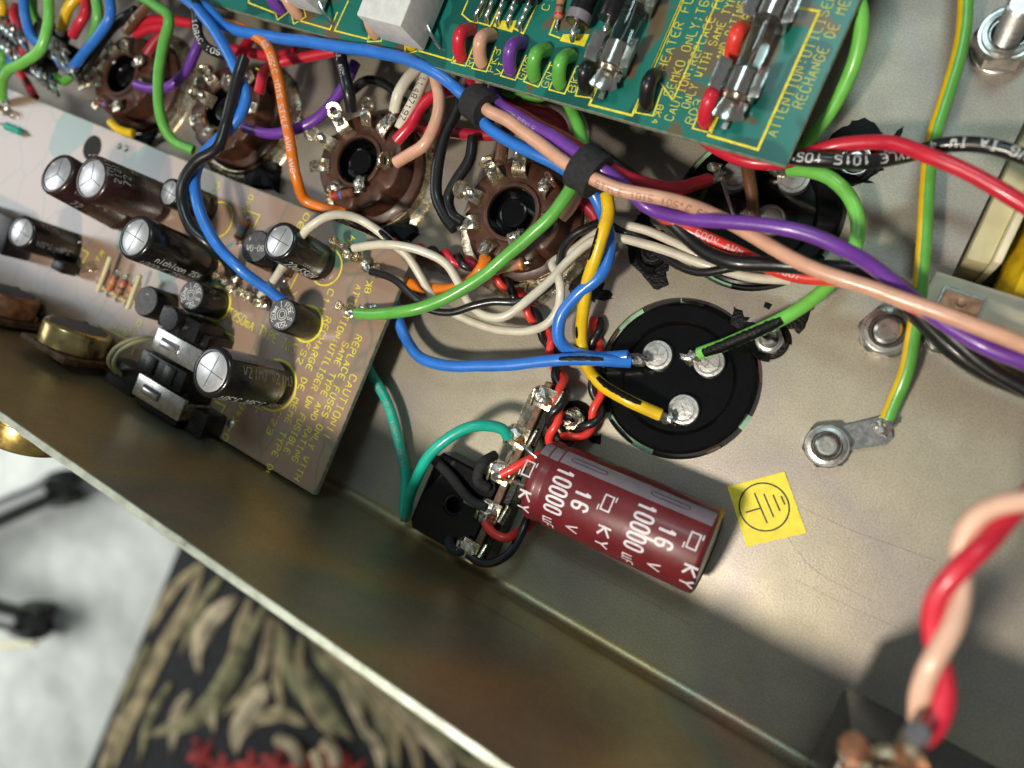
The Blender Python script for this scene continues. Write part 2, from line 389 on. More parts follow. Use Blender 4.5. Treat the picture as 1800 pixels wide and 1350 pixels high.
def blob(p, rx, ry, rz, seed=0, amp=0.25, sub=2, xdir=None, zdir=(0, 0, 1)):
    bm = bmesh.new(); bmesh.ops.create_icosphere(bm, subdivisions=sub, radius=1)
    fr = frame(p, zdir, xdir); V = []
    for v in bm.verts:
        d = v.co.normalized(); k = 1+amp*noise.noise(d*1.7+Vector((seed*3.1, seed*1.7, seed)))*1.6
        V.append(fr @ Vector((d.x*rx*k, d.y*ry*k, d.z*rz*k)))
    bm.verts.index_update(); Fc = [tuple(v.index for v in f.verts) for f in bm.faces]; bm.free()
    return V, Fc
# ------------------------------------------------------------------ stroke lettering
GL = {'A': '00 26 40/12 32', 'B': '00 06 36 45 44 33 42 41 30 00/03 33', 'C': '45 36 16 05 01 10 30 41', 'D': '00 06 26 44 42 20 00', 'E': '40 00 06 46/03 33', 'F': '00 06 46/03 33',
      'G': '45 36 16 05 01 10 30 41 43 23', 'H': '00 06/40 46/03 43', 'I': '10 30/16 36/20 26', 'J': '01 10 30 41 46', 'K': '00 06/46 03 40', 'L': '06 00 40', 'M': '00 06 23 46 40', 'N': '00 06 40 46',
      'O': '10 01 05 16 36 45 41 30 10', 'P': '00 06 36 45 44 33 03', 'Q': '10 01 05 16 36 45 41 30 10/22 40', 'R': '00 06 36 45 44 33 03/23 40', 'S': '01 10 30 41 42 33 13 04 05 16 36 45', 'T': '20 26/06 46',
      'U': '06 01 10 30 41 46', 'V': '06 20 46', 'W': '06 10 23 30 46', 'X': '00 46/06 40', 'Y': '06 23 46/23 20', 'Z': '06 46 00 40',
      '0': '10 01 05 16 36 45 41 30 10', '1': '14 26 20', '2': '05 16 36 45 44 00 40', '3': '05 16 36 45 44 33 13/33 42 41 30 10 01', '4': '30 36 02 42', '5': '46 06 03 33 42 41 30 10 01',
      '6': '45 36 16 05 01 10 30 41 42 33 03', '7': '06 46 10', '8': '13 04 05 16 36 45 44 33 13 02 01 10 30 41 42 33', '9': '01 10 30 41 45 36 16 05 04 13 33 44', 'z': '10 01 05 16 36 45 41 30 10/01 45',
      ':': '21 22/24 25', ';': '10 22/24 25', '!': '20 21/22 26', '-': '03 43', '+': '03 43/21 25', '.': '20 21', '(': '36 25 21 30', ')': '16 25 21 10', '|': '20 26', '/': '00 46',
      'm': '00 04/03 14 23 20/23 34 43 40', 'u': '04 01 10 20 31/34 30', 'n': '00 04/03 14 34 43 40', 'i': '20 24/25 26', 'c': '43 34 14 03 01 10 30 41', 'h': '00 06/03 14 34 43 40', 'o': '10 01 03 14 34 43 41 30 10',
      'g': '16 05 14 25 16', 'w': '00 05/01 10 20 31 35/31 40', 'U2': '', 'k': '00 06/34 02 30', 'd': '43 34 14 03 01 10 30 41/46 40'}
def polys(ch, rounds):
    out = []
    for s in GL.get(ch, '').split('/'):
        p = [Vector((float(t[0]), float(t[1]))) for t in s.split()]
        if len(p) < 2: continue
        closed = (p[0]-p[-1]).length < 1e-6
        for _ in range(rounds):
            q = [] if closed else [p[0]]
            for a, b in zip(p[:-1], p[1:]):
                q += [a.lerp(b, 0.25), a.lerp(b, 0.75)]
            if closed: q.append(q[0])
            else: q.append(p[-1])
            p = q
        out.append((p, closed))
    return out
def ribbon(p, closed, wd, fmap, lift=0.0, step=None):
    """flat stroke of width wd along 2-D points p, carried to 3-D by fmap(x, y, lift)"""
    if step:
        q = [p[0]]
        for a, b in zip(p[:-1], p[1:]):
            k = max(1, int((b-a).length/step))
            q += [a.lerp(b, i/k) for i in range(1, k+1)]
        p = q
    n = len(p); V, Fc = [], []
    for i in range(n):
        if closed: a, b = p[i-1 if i > 0 else n-2], p[i+1 if i < n-1 else 1]
        else: a, b = p[max(i-1, 0)], p[min(i+1, n-1)]
        d1 = (p[i]-a); d2 = (b-p[i])
        if d1.length < 1e-9: d1 = d2
        if d2.length < 1e-9: d2 = d1
        d1 = d1.normalized(); d2 = d2.normalized()
        t = d1+d2
        if t.length < 0.2: t = d2
        t = t.normalized(); nrm = Vector((-t.y, t.x))
        k = min(1.6, 1/max(0.3, nrm.dot(Vector((-d1.y, d1.x)))))
        e = Vector((0, 0))
        if not closed: e = -t*wd*0.35 if i == 0 else (t*wd*0.35 if i == n-1 else e)
        V += [fmap(*(p[i]+e+nrm*wd*0.5*k), lift), fmap(*(p[i]+e-nrm*wd*0.5*k), lift)]
    for i in range(n-1): Fc.append((2*i+1, 2*i+3, 2*i+2, 2*i))
    return V, Fc
def text(s, fmap, hgt, pitch=None, wd=0.16, wx=None, rounds=1, step=None, adv=None):
    """stroke text from (0, 0) along +x; hgt = letter height, pitch = advance, wd = stroke width"""
    pitch = pitch or hgt; wx = wx or pitch*0.66
    parts = []; x = 0.0; L = 0.0
    for ch in s:
        if ch == '1' and adv: x -= pitch*0.12
        for p, cl in polys(ch, rounds):
            q = [Vector((x+v.x/4*wx, v.y/6*hgt)) for v in p]
            L = 0.004 if L == 0 else 0.0
            parts.append(ribbon(q, cl, wd, fmap, L, step))
        x += pitch
    return join(*parts) if parts else ([], [])
def planemap(o, xd, n=(0, 0, 1), lift=0.03):
    x = Vector(xd).normalized(); n = Vector(n).normalized(); x = (x-x.dot(n)*n).normalized(); y = n.cross(x); o = Vector(o)
    return lambda a, b, l=0.0: o+x*a+y*b+n*(lift+l)
def text_between(s, p0, p1, z, hgt, wd=0.17, rounds=1, n=(0, 0, 1)):
    """text fitted from pixel p0 to pixel p1 on the level z"""
    a, b = mm(*p0, z), mm(*p1, z)
    pitch = (b-a).length/max(1, len(s)-0.34)
    return text(s, planemap(a, b-a), hgt, pitch, wd, rounds=rounds)
def line_px(pts, z, wd=0.25, lift=0.03):
    q = [mm(*p, z) for p in pts]
    cl = pts[0] == pts[-1]
    return ribbon([Vector((v.x, v.y)) for v in q], cl, wd, lambda x, y, l=0.0: Vector((x, y, z+lift+l)))
def ring_at(c, r, z, wd=0.5, lift=0.03, n=40):
    return lathe([(r-wd/2, 0), (r+wd/2, 0)], frame((c[0], c[1], z+lift)), n)
# ------------------------------------------------------------------ chassis
FOLD = -59.7; TOPZ = 64.5
def circ(c, r, n=72): return [(c.x+r*math.cos(2*math.pi*i/n), c.y+r*math.sin(2*math.pi*i/n)) for i in range(n)]
CAN1 = mm(1190, 664); CAN2 = mm(1330, 368)
CUT = [mm(1643, 520), mm(1622, 594), mm(1622, 594)+Vector((85, 0, 0)), mm(1643, 520)+Vector((85, 120, 0)), mm(1643, 520)+Vector((0, 120, 0))]
CUT = [(CUT[1].x, CUT[1].y), (CUT[1].x+90, CUT[1].y), (CUT[1].x+90, CUT[1].y+150), (CUT[1].x, CUT[1].y+150)]
chassis = thing('amplifier_chassis', 'large folded steel chassis tray with passivated plate and upright front edge under all the wiring', 'chassis', (0, 0, 0))
def plate_mesh():
    bm = bmesh.new()
    U0, U1, V0, V1 = -420, 150, FOLD+3, 230
    loops = [[(U0, V0), (U1, V0), (U1, V1), (U0, V1)], circ(CAN1, 18.6), circ(CAN2, 18.6), CUT]
    E_ = []
    for lp in loops:
        vs = [bm.verts.new((x, y, 0)) for x, y in lp]
        E_ += [bm.edges.new((vs[i], vs[(i+1) % len(vs)])) for i in range(len(vs))]
    bmesh.ops.triangle_fill(bm, edges=E_, use_beauty=True, normal=(0, 0, 1))
    bm.verts.index_update()
    V = [v.co.copy() for v in bm.verts]; Fc = [tuple(v.index for v in f.verts) for f in bm.faces]
    bm.free()
    for lp in loops[1:]:
        n = len(V); k = len(lp)
        V += [Vector((x, y, 0)) for x, y in lp]+[Vector((x, y, -1.5)) for x, y in lp]
        Fc += [(n+i, n+(i+1) % k, n+k+(i+1) % k, n+k+i) for i in range(k)]
    return V, Fc
obj('base_plate', plate_mesh(), 'plate_steel', chassis, smooth=False)
def wall_mesh(prof, u0=-420, u1=150, n=120, wob=0.0):
    V, Fc = [], []
    k = len(prof)
    for i in range(n+1):
        u = u0+(u1-u0)*i/n
        for j, (v, z) in enumerate(prof):
            V.append(Vector((u, v+wob*noise.noise(Vector((u*0.2, j, 0))), z+wob*noise.noise(Vector((u*0.5, 9+j, 0))))))
    for i in range(n):
        for j in range(k-1): Fc.append((i*k+j, i*k+j+1, (i+1)*k+j+1, (i+1)*k+j))
    return V, Fc
R_ = 3.0
bend = [(FOLD+R_+0.0, 0.0)]+[(FOLD+R_-R_*math.sin(t), R_-R_*math.cos(t)) for t in [math.radians(10*i) for i in range(1, 10)]]
obj('front_wall', wall_mesh(bend+[(FOLD, 20), (FOLD, 40), (FOLD, TOPZ-0.2)]), 'wall_steel', chassis, angle=60)
rim = [(FOLD, TOPZ-0.2), (FOLD-0.12, TOPZ), (FOLD-1.5, TOPZ+0.05), (FOLD-1.75, TOPZ-0.15), (FOLD-2.1, TOPZ-0.8), (FOLD-2.15, TOPZ-5), (FOLD-2.15, TOPZ-30), (FOLD-2.15, -2)]
obj('front_wall_rim', wall_mesh(rim, n=400, wob=0.05), 'edge_zinc', chassis, angle=25)
# a dent in the rim
q = mm(318, 948, TOPZ)
obj('rim_burr', blob((q.x, FOLD-0.9, TOPZ), 1.6, 0.5, 0.25, 3, 0.5), 'edge_zinc', chassis)
# dried black locking paint, brushed round the fixings
def paint(px, name='paint_smear', z=0.0, h=0.07, jag=0.5, seed=1):
    random.seed(seed)
    pts = [mm(*p, z) for p in px]; out = []
    for i, a in enumerate(pts):
        b = pts[(i+1) % len(pts)]
        k = max(1, int((b-a).length/0.7))
        for j in range(k):
            q = a.lerp(b, j/k)
            k_ = random.random(); am = jag*(0.22 if k_ < 0.8 else 1.5)
            out.append((q.x+random.uniform(-am, am), q.y+random.uniform(-am, am)))
    c = sum(pts, Vector())/len(pts)
    V = [Vector((c.x, c.y, z+h))]; Fc = []; n = len(out)
    for k, (s_, zz) in enumerate(((0.5, h), (0.92, h*0.8), (1.0, 0.006))):
        for x, y in out:
            q = Vector((c.x+(x-c.x)*s_, c.y+(y-c.y)*s_, 0)); sm = 1+0.5*noise.noise(q*0.8)*(1 if h > 0.5 else 0.4)
            V.append(Vector((q.x, q.y, z+(zz*sm if k < 2 else zz))))
    for i in range(n):
        j = (i+1) % n
        Fc.append((0, 1+i, 1+j))
        for k in (0, 1): Fc.append((1+k*n+i, 1+(k+1)*n+i, 1+(k+1)*n+j, 1+k*n+j))
    return obj(name, (V, Fc), 'paint_black', chassis, angle=50)
paint([(1122, 372), (1138, 366), (1137, 385), (1172, 415), (1180, 450), (1172, 487), (1176, 500), (1152, 512), (1135, 490), (1108, 462), (1102, 425)], seed=2)
paint([(1020, 470), (1050, 480), (1055, 495), (1078, 517), (1070, 530), (1052, 528), (1038, 522), (1020, 530), (1000, 515), (1000, 480)], jag=0.7, seed=3)
paint([(1290, 538), (1305, 552), (1322, 568), (1345, 572), (1330, 592), (1296, 588), (1284, 565)], jag=0.55, seed=4)
paint([(1365, 565), (1400, 542), (1430, 532), (1424, 552), (1415, 575), (1404, 588), (1392, 575), (1370, 590)], jag=0.5, seed=5)
paint([(1345, 530), (1358, 535), (1352, 545), (1342, 540)], jag=0.3, seed=6)
paint([(1450, 252), (1468, 230), (1490, 220), (1520, 206), (1536, 216), (1552, 234), (1548, 250), (1560, 296), (1530, 312), (1490, 306), (1462, 280)], jag=0.7, seed=7)
paint([(1568, 240), (1590, 220), (1582, 244)], jag=0.3, seed=8)
paint([(1505, 312), (1530, 318), (1538, 322), (1520, 322)], jag=0.2, seed=9)
paint([(1035, 765), (1060, 768), (1055, 782), (1040, 778)], jag=0.6, seed=10)
paint([(618, 352), (650, 345), (700, 345), (726, 380), (738, 412), (715, 432), (690, 422), (660, 412), (630, 390)], h=2.2, jag=0.9, seed=11)
paint([(420, 270), (470, 260), (495, 300), (492, 335), (440, 330)], h=2.4, jag=0.9, seed=12)
paint([(230, 205), (270, 200), (285, 235), (262, 266), (232, 252)], h=2.4, jag=0.9, seed=13)
def scratch(px, wd, m):
    c = spline([mm(*p) for p in px], 3.0)
    return obj('scratch', ribbon([Vector((v.x, v.y)) for v in c], False, wd, lambda x, y, l=0.0: Vector((x, y, 0.012+l))), m, chassis, smooth=False)
scratch([(1526, 826), (1495, 842), (1460, 862)], 0.13, 'edge_zinc')
scratch([(1468, 962), (1458, 985), (1450, 1000)], 0.15, 'edge_zinc')
scratch([(1436, 1030), (1422, 1062), (1405, 1098)], 0.13, 'edge_zinc')
scratch([(1405, 890), (1480, 925), (1560, 955), (1645, 985)], 0.07, 'plastic_grey')
scratch([(1385, 945), (1430, 1000), (1500, 1040), (1545, 1062)], 0.07, 'plastic_grey')
scratch([(1400, 1020), (1470, 1055), (1580, 1105)], 0.06, 'plastic_grey')
scratch([(960, 960), (1050, 1010), (1150, 1062), (1215, 1100)], 0.06, 'plastic_grey')
# ------------------------------------------------------------------ can capacitors seated in round cut-outs
def can_capacitor(c, label, terms, name='can_capacitor'):
    t = thing(name, label, 'capacitor', (c.x, c.y, -3), 'black can capacitors in round holes')
    obj('can_body', lathe([(17.9, -60), (17.9, -2.8), (17.2, -2.4)], frame(c), 48), 'can_alu', t)
    # paper insulator, visible in the gap round the disc
    obj('seating_ring', lathe([(16.4, -1.85), (19.4, -1.8), (19.4, -2.0)], frame(c), 64), 'dark_void', t)
    for a0, a1 in ((1.55, 1.85), (0.75, 1.15), (2.35, 3.3), (3.9, 4.7), (5.9, 6.1)):
        obj('insulator_piece', lathe([(16.6, -1.5), (18.9, -1.45), (18.9, -1.8)], frame(c), 14, a0+0.1, a1+0.1), 'ring_green', t)
    obj('disc', lathe([(17.35, -2.2), (17.4, -0.5), (17.2, 0.0), (16.6, 0.25), (15.9, 0.2), (13.2, 0.05), (12.7, -0.35), (12.3, -0.8), (0, -0.85)], frame(c), 72), 'bakelite_black', t, angle=25)
    for i in range(5):   # clamp tabs crossing the gap
        a = 0.5+i*1.27
        fr = frame(c+Vector((18.2*math.cos(a), 18.2*math.sin(a), -1.6)), (0, 0, 1), (-math.sin(a), math.cos(a), 0))
        obj('clamp_tab', box(fr, random.uniform(3, 8), 1.0, 0.35, 0.1, 1), 'paint_black' if i % 2 else 'phenolic', t)
    for k, (px, py, lx, ly) in enumerate(terms):
        q = mm(px, py, 1.2)
        p = obj('terminal', lathe([(3.45, -2.1), (3.45, -0.15), (3.35, 0.0), (2.75, 0.05), (2.6, -0.2), (2.5, -0.2), (2.35, 0.12), (1.2, 0.2), (0, 0.16)], frame(q), 40), 'terminal_tin', t, angle=30)
        for a in (0.4, 2.0, 3.5):
            fr = frame(q+Vector((0.8*math.cos(a+k), 0.8*math.sin(a+k), 0.1)), (0, 0, 1), (math.cos(a+k), math.sin(a+k), 0))
            obj('stake_mark', box(fr, 1.5, 0.28, 0.2, 0.08, 1), 'terminal_tin', p)
        e = mm(lx, ly, 2.8); d = (e-q); d.z = 0; d.normalize()
        tab = spline([q+d*2.2+Vector((0, 0, -0.3)), q+d*3.6, q+d*4.4+Vector((0, 0, 1.6)), q+d*4.6+Vector((0, 0, 3.4))], 0.5)
        obj('solder_tab', tube(tab, 1.5, 10, 0.2, flat=0.32), 'tin_lug', p)
        obj('solder', blob(q+d*4.5+Vector((0, 0, 2.4)), 1.7, 1.2, 1.3, 5+k, 0.5), 'solder', p)
    return t
can_capacitor(CAN1, 'black can capacitor with blue, green and yellow wires on its three terminals', [(1155, 624, 1120, 630), (1246, 636, 1215, 632), (1201, 720, 1165, 735)])
can_capacitor(CAN2, 'black can capacitor half hidden under the wire bundle, with brown wire', [(1292, 308, 1258, 298), (1395, 312, 1358, 300), (1352, 386, 1315, 380)])
# ------------------------------------------------------------------ fixings
def hexpts(r, a=0.0): return [(r*math.cos(a+math.pi/3*i), r*math.sin(a+math.pi/3*i)) for i in range(6)]
def hexnut(fr, r, h, a=0.0):
    """hexagon with both rims chamfered and a round bore"""
    V, Fc = [], []; n = 36; rings = []
    def hr(t):
        t = (t-a) % (math.pi/3)-math.pi/6
        return r*math.cos(math.pi/6)/math.cos(t)
    for lvl, (z, lim) in enumerate([(0, 1), (h*0.86, 1), (h, 0.86)]):
        ids = []
        for i in range(n):
            t = 2*math.pi*i/n; q = hr(t) if lim == 1 else min(hr(t), r*lim)
            ids.append(len(V)); V.append(fr @ Vector((q*math.cos(t), q*math.sin(t), z)))
        rings.append(ids)
    for q, z in ((r*0.52, h), (r*0.5, h*0.3)):
        ids = []
        for i in range(n):
            t = 2*math.pi*i/n
            ids.append(len(V)); V.append(fr @ Vector((q*math.cos(t), q*math.sin(t), z)))
        rings.append(ids)
    for A, B in zip(rings[:-1], rings[1:]):
        for i in range(n): Fc.append((A[i], A[(i+1) % n], B[(i+1) % n], B[i]))
    return V, Fc
def thread(r, z0, z1, pitch=0.5, dome=0.35):
    pr = [(r, z0)]; z = z0
    while z < z1-pitch:
        pr += [(r, z+pitch*0.3), (r*0.86, z+pitch*0.65), (r, z+pitch)]; z += pitch
    return pr+[(r, z1-dome), (r*0.8, z1), (r*0.45, z1+0.05), (0, z1-0.1)]
def bolt(label, px, py, nut_r=4.6, nut_h=3.2, sh=2.0, top=7.5, washer=5.2, a=0.3, m='steel_bolt', lean=(0, 0, 1), painted=False, name='bolt_and_nut', cat='bolt', z0=0.0, slot=False):
    q = mm(px, py, z0); fr = frame(q, lean)
    t = thing(name, label, cat, q, 'bolts and nuts through the plate')
    if washer: obj('washer', lathe([(washer, 0), (washer, 0.5), (washer*0.95, 0.7), (sh, 0.7)], fr, 36), 'paint_black' if painted else m, t)
    f2 = fr @ Matrix.Translation((0, 0, 0.7))
    obj('nut', hexnut(f2, nut_r, nut_h, a), m, t, angle=28)
    obj('nut_collar', lathe([(nut_r*0.78, nut_h), (nut_r*0.76, nut_h+0.55), (nut_r*0.62, nut_h+0.65), (nut_r*0.55, nut_h+0.2)], f2, 36), m, t)
    s = obj('threaded_shaft', lathe(thread(sh, 0.7, top), fr, 28), m, t, angle=30)
    if slot: obj('thread_paint', blob(fr @ Vector((0.3, 0.1, top)), sh*0.8, sh*0.4, 0.35, 3, 0.7), 'paint_black', s)
    if painted:
        obj('paint_collar', lathe([(washer*1.12, 0.02), (washer*1.0, 0.95), (nut_r*1.03, 1.9), (nut_r*1.04, 0.7)], fr, 36, 0.2, 5.1), 'paint_black', t)
    return t
bolt('large plain bolt and nut beside the purple and pink wires', 1556, 588, 5.7, 4.0, 2.5, 7.6, 5.2, 0.1)
bolt('bolt and nut clamping the earth lug of the green and yellow wire', 1453, 784, 5.0, 2.6, 2.35, 4.6, 4.6, 0.5)
bolt('tall bolt at the upper right beside the green and yellow wire', 1763, 82, 6.2, 4.6, 2.6, 16, 5.9, 0.2)
bolt('bolt smeared with black paint beside the upper right rim of the black disc', 1353, 600, 3.3, 2.4, 1.75, 5.4, 4.1, 0.2, 'steel_bolt', painted=True, slot=True)
bolt('brassy bolt ringed with black paint between the twisted red and black wires', 1012, 738, 3.2, 2.4, 1.8, 7.0, 4.2, 0.6, 'tin_lug', painted=True, slot=True)
bolt('small screw at the lower rim of the right hand brown socket', 944, 512, 3.0, 2.0, 1.6, 3.6, 3.9, 0.1, 'tin_lug', lean=(0.1, 0, 1))
bolt('black painted screw below the white wires', 1153, 448, 3.4, 2.2, 1.9, 4.6, 4.2, 0.1, 'paint_black', painted=True)
bolt('screw half hidden under the red and black twisted pair', 1503, 288, 3.6, 1.6, 1.7, 3.4, 4.4, 0.1, painted=True)
bolt('dull screw under the purple wire near the transformer', 1655, 592, 3.0, 2.0, 1.5, 3.4, 3.6, 0.3, 'tin_clean')
# earth lug under the bolt
lug = thing('earth_lug', 'flat tinned earth lug holding the green and yellow wire', 'lug', mm(1453, 784))
a, b = mm(1475, 772, 1.0), mm(1562, 752, 1.0)
fr = frame(a, (0, 0, 1), b-a); L_ = (b-a).length
obj('tongue', prism([(-1, -2.6), (L_*0.85, -3.2), (L_, -2.4), (L_+0.5, 0), (L_, 2.6), (L_*0.3, 2.5), (-1, 2.7)], fr, 0.6, 0.15), 'tin_clean', lug)
obj('solder', blob(mm(1556, 748, 2.2), 1.7, 2.2, 1.4, 4, 0.5), 'solder', lug)
# ------------------------------------------------------------------ earth label
SK = [mm(1278.6, 855.5), mm(1379, 828.5), mm(1417.5, 936.5), mm(1312.5, 961)]
lab = thing('earth_label', 'yellow square sticker with earth symbol in a circle', 'sticker', SK[3])
bm = bmesh.new(); V, Fc = [], []
G = 8
for i in range(G+1):
    for j in range(G+1):
        s, t_ = i/G, j/G
        p = SK[0].lerp(SK[1], s).lerp(SK[3].lerp(SK[2], s), t_)
        V.append(Vector((p.x, p.y, 0.16+0.5*max(0, s-0.7)**2*max(0, 0.4-t_)*8+0.25*max(0, 0.25-s)**2*max(0, t_-.6)*6)))
for i in range(G):
    for j in range(G): Fc.append((i*(G+1)+j, (i+1)*(G+1)+j, (i+1)*(G+1)+j+1, i*(G+1)+j+1))
n = len(V); edge = [i*(G+1) for i in range(G+1)]+[G*(G+1)+j for j in range(1, G+1)]+[i*(G+1)+G for i in range(G-1, -1, -1)]+[j for j in range(G-1, 0, -1)]
V += [Vector((V[i].x, V[i].y, 0.01)) for i in edge]
for k in range(len(edge)): Fc.append((edge[k], edge[(k+1) % len(edge)], n+(k+1) % len(edge), n+k))
bm.free()
obj('paper', (V, Fc), 'label_yellow', lab, angle=40)
c = mm(1343, 891); ex = (mm(1375, 880)-c).normalized()
ey = Vector((-ex.y, ex.x, 0))
def fl(x, y, l=0.0): return Vector((c.x, c.y, 0.19+l))+ex*x+ey*y
sym = [ribbon([Vector((5.1*math.cos(2*math.pi*i/48), 5.1*math.sin(2*math.pi*i/48))) for i in range(49)], True, 0.34, fl)]
for x, h in ((-0.7, 3.3), (1.05, 2.5), (2.75, 1.7), (4.2, 0.85)):
    sym.append(ribbon([Vector((x, -h)), Vector((x, h))], False, 0.34, fl, 0.003))
sym.append(ribbon([Vector((-3.9, 0.15)), Vector((-0.8, 0.0))], False, 0.34, fl, 0.006))
obj('earth_symbol', join(*sym), 'ink_black', lab, smooth=False)
# ------------------------------------------------------------------ big red electrolytic lying on the plate
A0, A1 = mm(947, 838, 9.2), mm(1247, 970, 9.2)
ax = (A1-A0).normalized(); A0 = Vector((A0.x, A0.y, 9.6)); A1 = Vector((A1.x, A1.y, 9.6)); ax = (A1-A0).normalized(); LR = (A1-A0).length; RR = 9.5
rc = thing('red_capacitor', 'big dark red electrolytic capacitor lying on the plate with white lettering', 'capacitor', Vector((A0.x, A0.y, 0)))
upv = Vector((0, 0, 1)); sd = ax.cross(upv).normalized()   # sd points to the lower left of the picture
frc = frame(A0, ax, upv)
prof = [(0, 0.7), (4.5, 0.7), (6.5, 0.35), (7.9, 0.1), (8.6, 0.5), (RR, 1.5), (RR, 3.2), (RR-0.42, 4.1), (RR-0.42, 4.7), (RR, 5.6), (RR, LR-1.1), (RR-0.15, LR-0.4), (RR-0.8, LR), (RR-1.9, LR+0.05)]
obj('sleeve', lathe(prof, frc, 64), 'sleeve_red', rc, angle=50)
obj('can_end', lathe([(RR-1.8, LR-0.1), (RR-2.1, LR-0.3), (0, LR-0.25)], frc, 48), 'aluminium', rc)
def cyl(x, y, l=0.0):
    """x = along the can from A0, y = along the girth measured from the top line, positive to upper right"""
    t = y/RR; r = RR
    if x < 5.6: r = RR-0.42*max(0, 1-abs(x-4.4)/1.2)
    return A0+ax*x+(upv*math.cos(t)-sd*math.sin(t))*(r+0.05+l)
def strip(x0, x1, y0, y1, nx=30, ny=10, f=cyl):
    V = [f(x0+(x1-x0)*i/nx, y0+(y1-y0)*j/ny) for i in range(nx+1) for j in range(ny+1)]
    return V, [(i*(ny+1)+j, (i+1)*(ny+1)+j, (i+1)*(ny+1)+j+1, i*(ny+1)+j+1) for i in range(nx) for j in range(ny)]
obj('negative_stripe', strip(0.9, LR-0.7, 6.6, 10.6), 'sleeve_grey', rc)
dash = []
for x0 in (12.0, 30.5):
    pts = [Vector((x0+4.2*math.copysign(abs(math.cos(t))**0.25, math.cos(t)), 8.6+0.55*math.copysign(abs(math.sin(t))**0.6, math.sin(t)))) for t in [2*math.pi*i/28 for i in range(29)]]
    dash.append(ribbon(pts, True, 0.16, lambda x, y, l=0.0: cyl(x, y, 0.03+l), 0, 0.5))
obj('stripe_dash', join(*dash), 'ink_black', rc)
# lettering runs round the girth: reading direction = -y (towards lower left), letter tops towards +x
def girth(x0, y0):
    return lambda a, b, l=0.0: cyl(x0+b, y0-a, 0.01+l)
for k, x0 in enumerate((-13.3, 5.6, 24.4)):
    T = []
    if x0 > 0:
        T.append(text('10000', girth(x0+0.9, 5.1), 3.9, 2.15, 0.56, wx=1.3, rounds=2, step=0.5, adv=True))
        T.append(text('wF', girth(x0+0.9, -6.6), 2.4, 1.9, 0.32, wx=1.3, rounds=1, step=0.5))
        T.append(text('16', girth(x0+6.6, 2.6), 3.5, 2.5, 0.58, wx=1.4, rounds=2, step=0.5))
        T.append(text('V', girth(x0+6.6, -5.6), 2.4, 2, 0.42, wx=1.9, rounds=0, step=0.5))
    T.append(text('KY', girth(x0+13.6, -2.6), 2.5, 3.5, 0.5, wx=1.9, rounds=0, step=0.5))
    f = girth(x0+12.6, 3.9)
    for y0, xs in ((0, 1), ):
        bx = [(0, 0), (3.2, 0), (3.2, 1.9), (0, 1.9), (0, 0)]
        T.append(ribbon([Vector(p) for p in bx], True, 0.32, f, 0, 0.5))
        T.append(ribbon([Vector((-0.2, 2.5)), Vector((0.7, 2.5))], False, 0.28, f, 0.004, 0.5))
        T.append(ribbon([Vector((2.5, -0.6)), Vector((3.5, -0.6))], False, 0.28, f, 0.004, 0.5))
    obj('lettering', join(*T), 'ink_lilac', rc, smooth=False)
# lead-out wires
for px, py, ex_, ey_ in ((905, 770, 935, 792), (885, 838, 940, 850)):
    p0 = mm(px, py, 9.0); p1 = A0+ax*0.6+sd*(-3.0 if py < 800 else 3.0)
    obj('lead', tube(spline([p0, p0.lerp(p1, 0.5)+Vector((0, 0, 0.4)), p1], 1), 0.42, 8), 'tin_clean', rc)
# clear glue that holds the can down
for k, (px, py, rx) in enumerate(((945, 905, 2.0),)):
    obj('glue', blob(mm(px, py, 0.2), rx, rx*0.7, 0.8, 11+k, 0.5), 'clear_sleeve', rc)
# ------------------------------------------------------------------ left circuit board
ZB = 14.0
def board_mesh(u0, u1, v0, v1, ztop, th, holes=()):
    return join(box(frame(((u0+u1)/2, (v0+v1)/2, ztop-th)), u1-u0, v1-v0, th, 0.12, 1))
c1 = mm(539, 870, ZB); c2 = mm(738, 450, ZB)
pb = thing('circuit_board', 'brownish grey circuit board with capacitors, fuses and yellow fuse warning beside the front wall', 'circuit board', (c1.x-90, FOLD+20, ZB-1.6))
UB1 = (c1.x+c2.x)/2; VB1 = c2.y; VB0 = FOLD+1.0
obj('board', board_mesh(-400, UB1, VB0, VB1, ZB, 1.5), 'pcb_brown', pb, smooth=False)
obj('board_edge', join(box(frame((UB1+0.06, (VB0+VB1)/2, ZB-1.5)), 0.12, VB1-VB0-0.3, 1.42), box(frame(((UB1-400)/2, VB1+0.06, ZB-1.5)), UB1+400, 0.12, 1.42)), 'pcb_edge', pb, smooth=False)
lines = [('CAUTION!!', (617, 657), (568, 768), 2.1), ('REPLACE FUSES ONLY WITH', (627, 588), (517, 840), 1.9), ('SAME TYPE AND RATING', (604, 600), (513, 808), 1.9),
         ('ATTENTION:UTILISER UN FUSIBLE', (627, 500), (499, 793), 1.9), ('RECHARGE DE MEME TYPE DE', (573, 556), (464, 834), 1.9),
         ('FS2', (538, 600), (521, 636), 1.8), ('C11', (579, 507), (561, 545), 1.8), ('C23', (487, 718), (468, 760), 1.8), ('BK', (651, 515), (655, 495), 1.8), ('T250mA TYPE TR5', (399, 556), (516, 622), 2.6),
         ('zT', (236, 428), (243, 410), 1.6), ('R40', (432, 374), (446, 345), 1.6), ('39', (376, 345), (388, 322), 1.6), ('WH', (611, 440), (624, 420), 1.8), ('VR8', (198, 578), (222, 590), 2.0), ('C15', (373, 492), (390, 458), 1.8),
         ('RG', (236, 590), (250, 565), 1.7), ('TR', (172, 462), (184, 444), 1.6), ('0-X46', (398, 776), (433, 712), 1.9), ('z0', (528, 404), (545, 380), 1.8), ('L', (515, 520), (526, 510), 1.6), ('22', (315, 325), (328, 300), 1.5)]
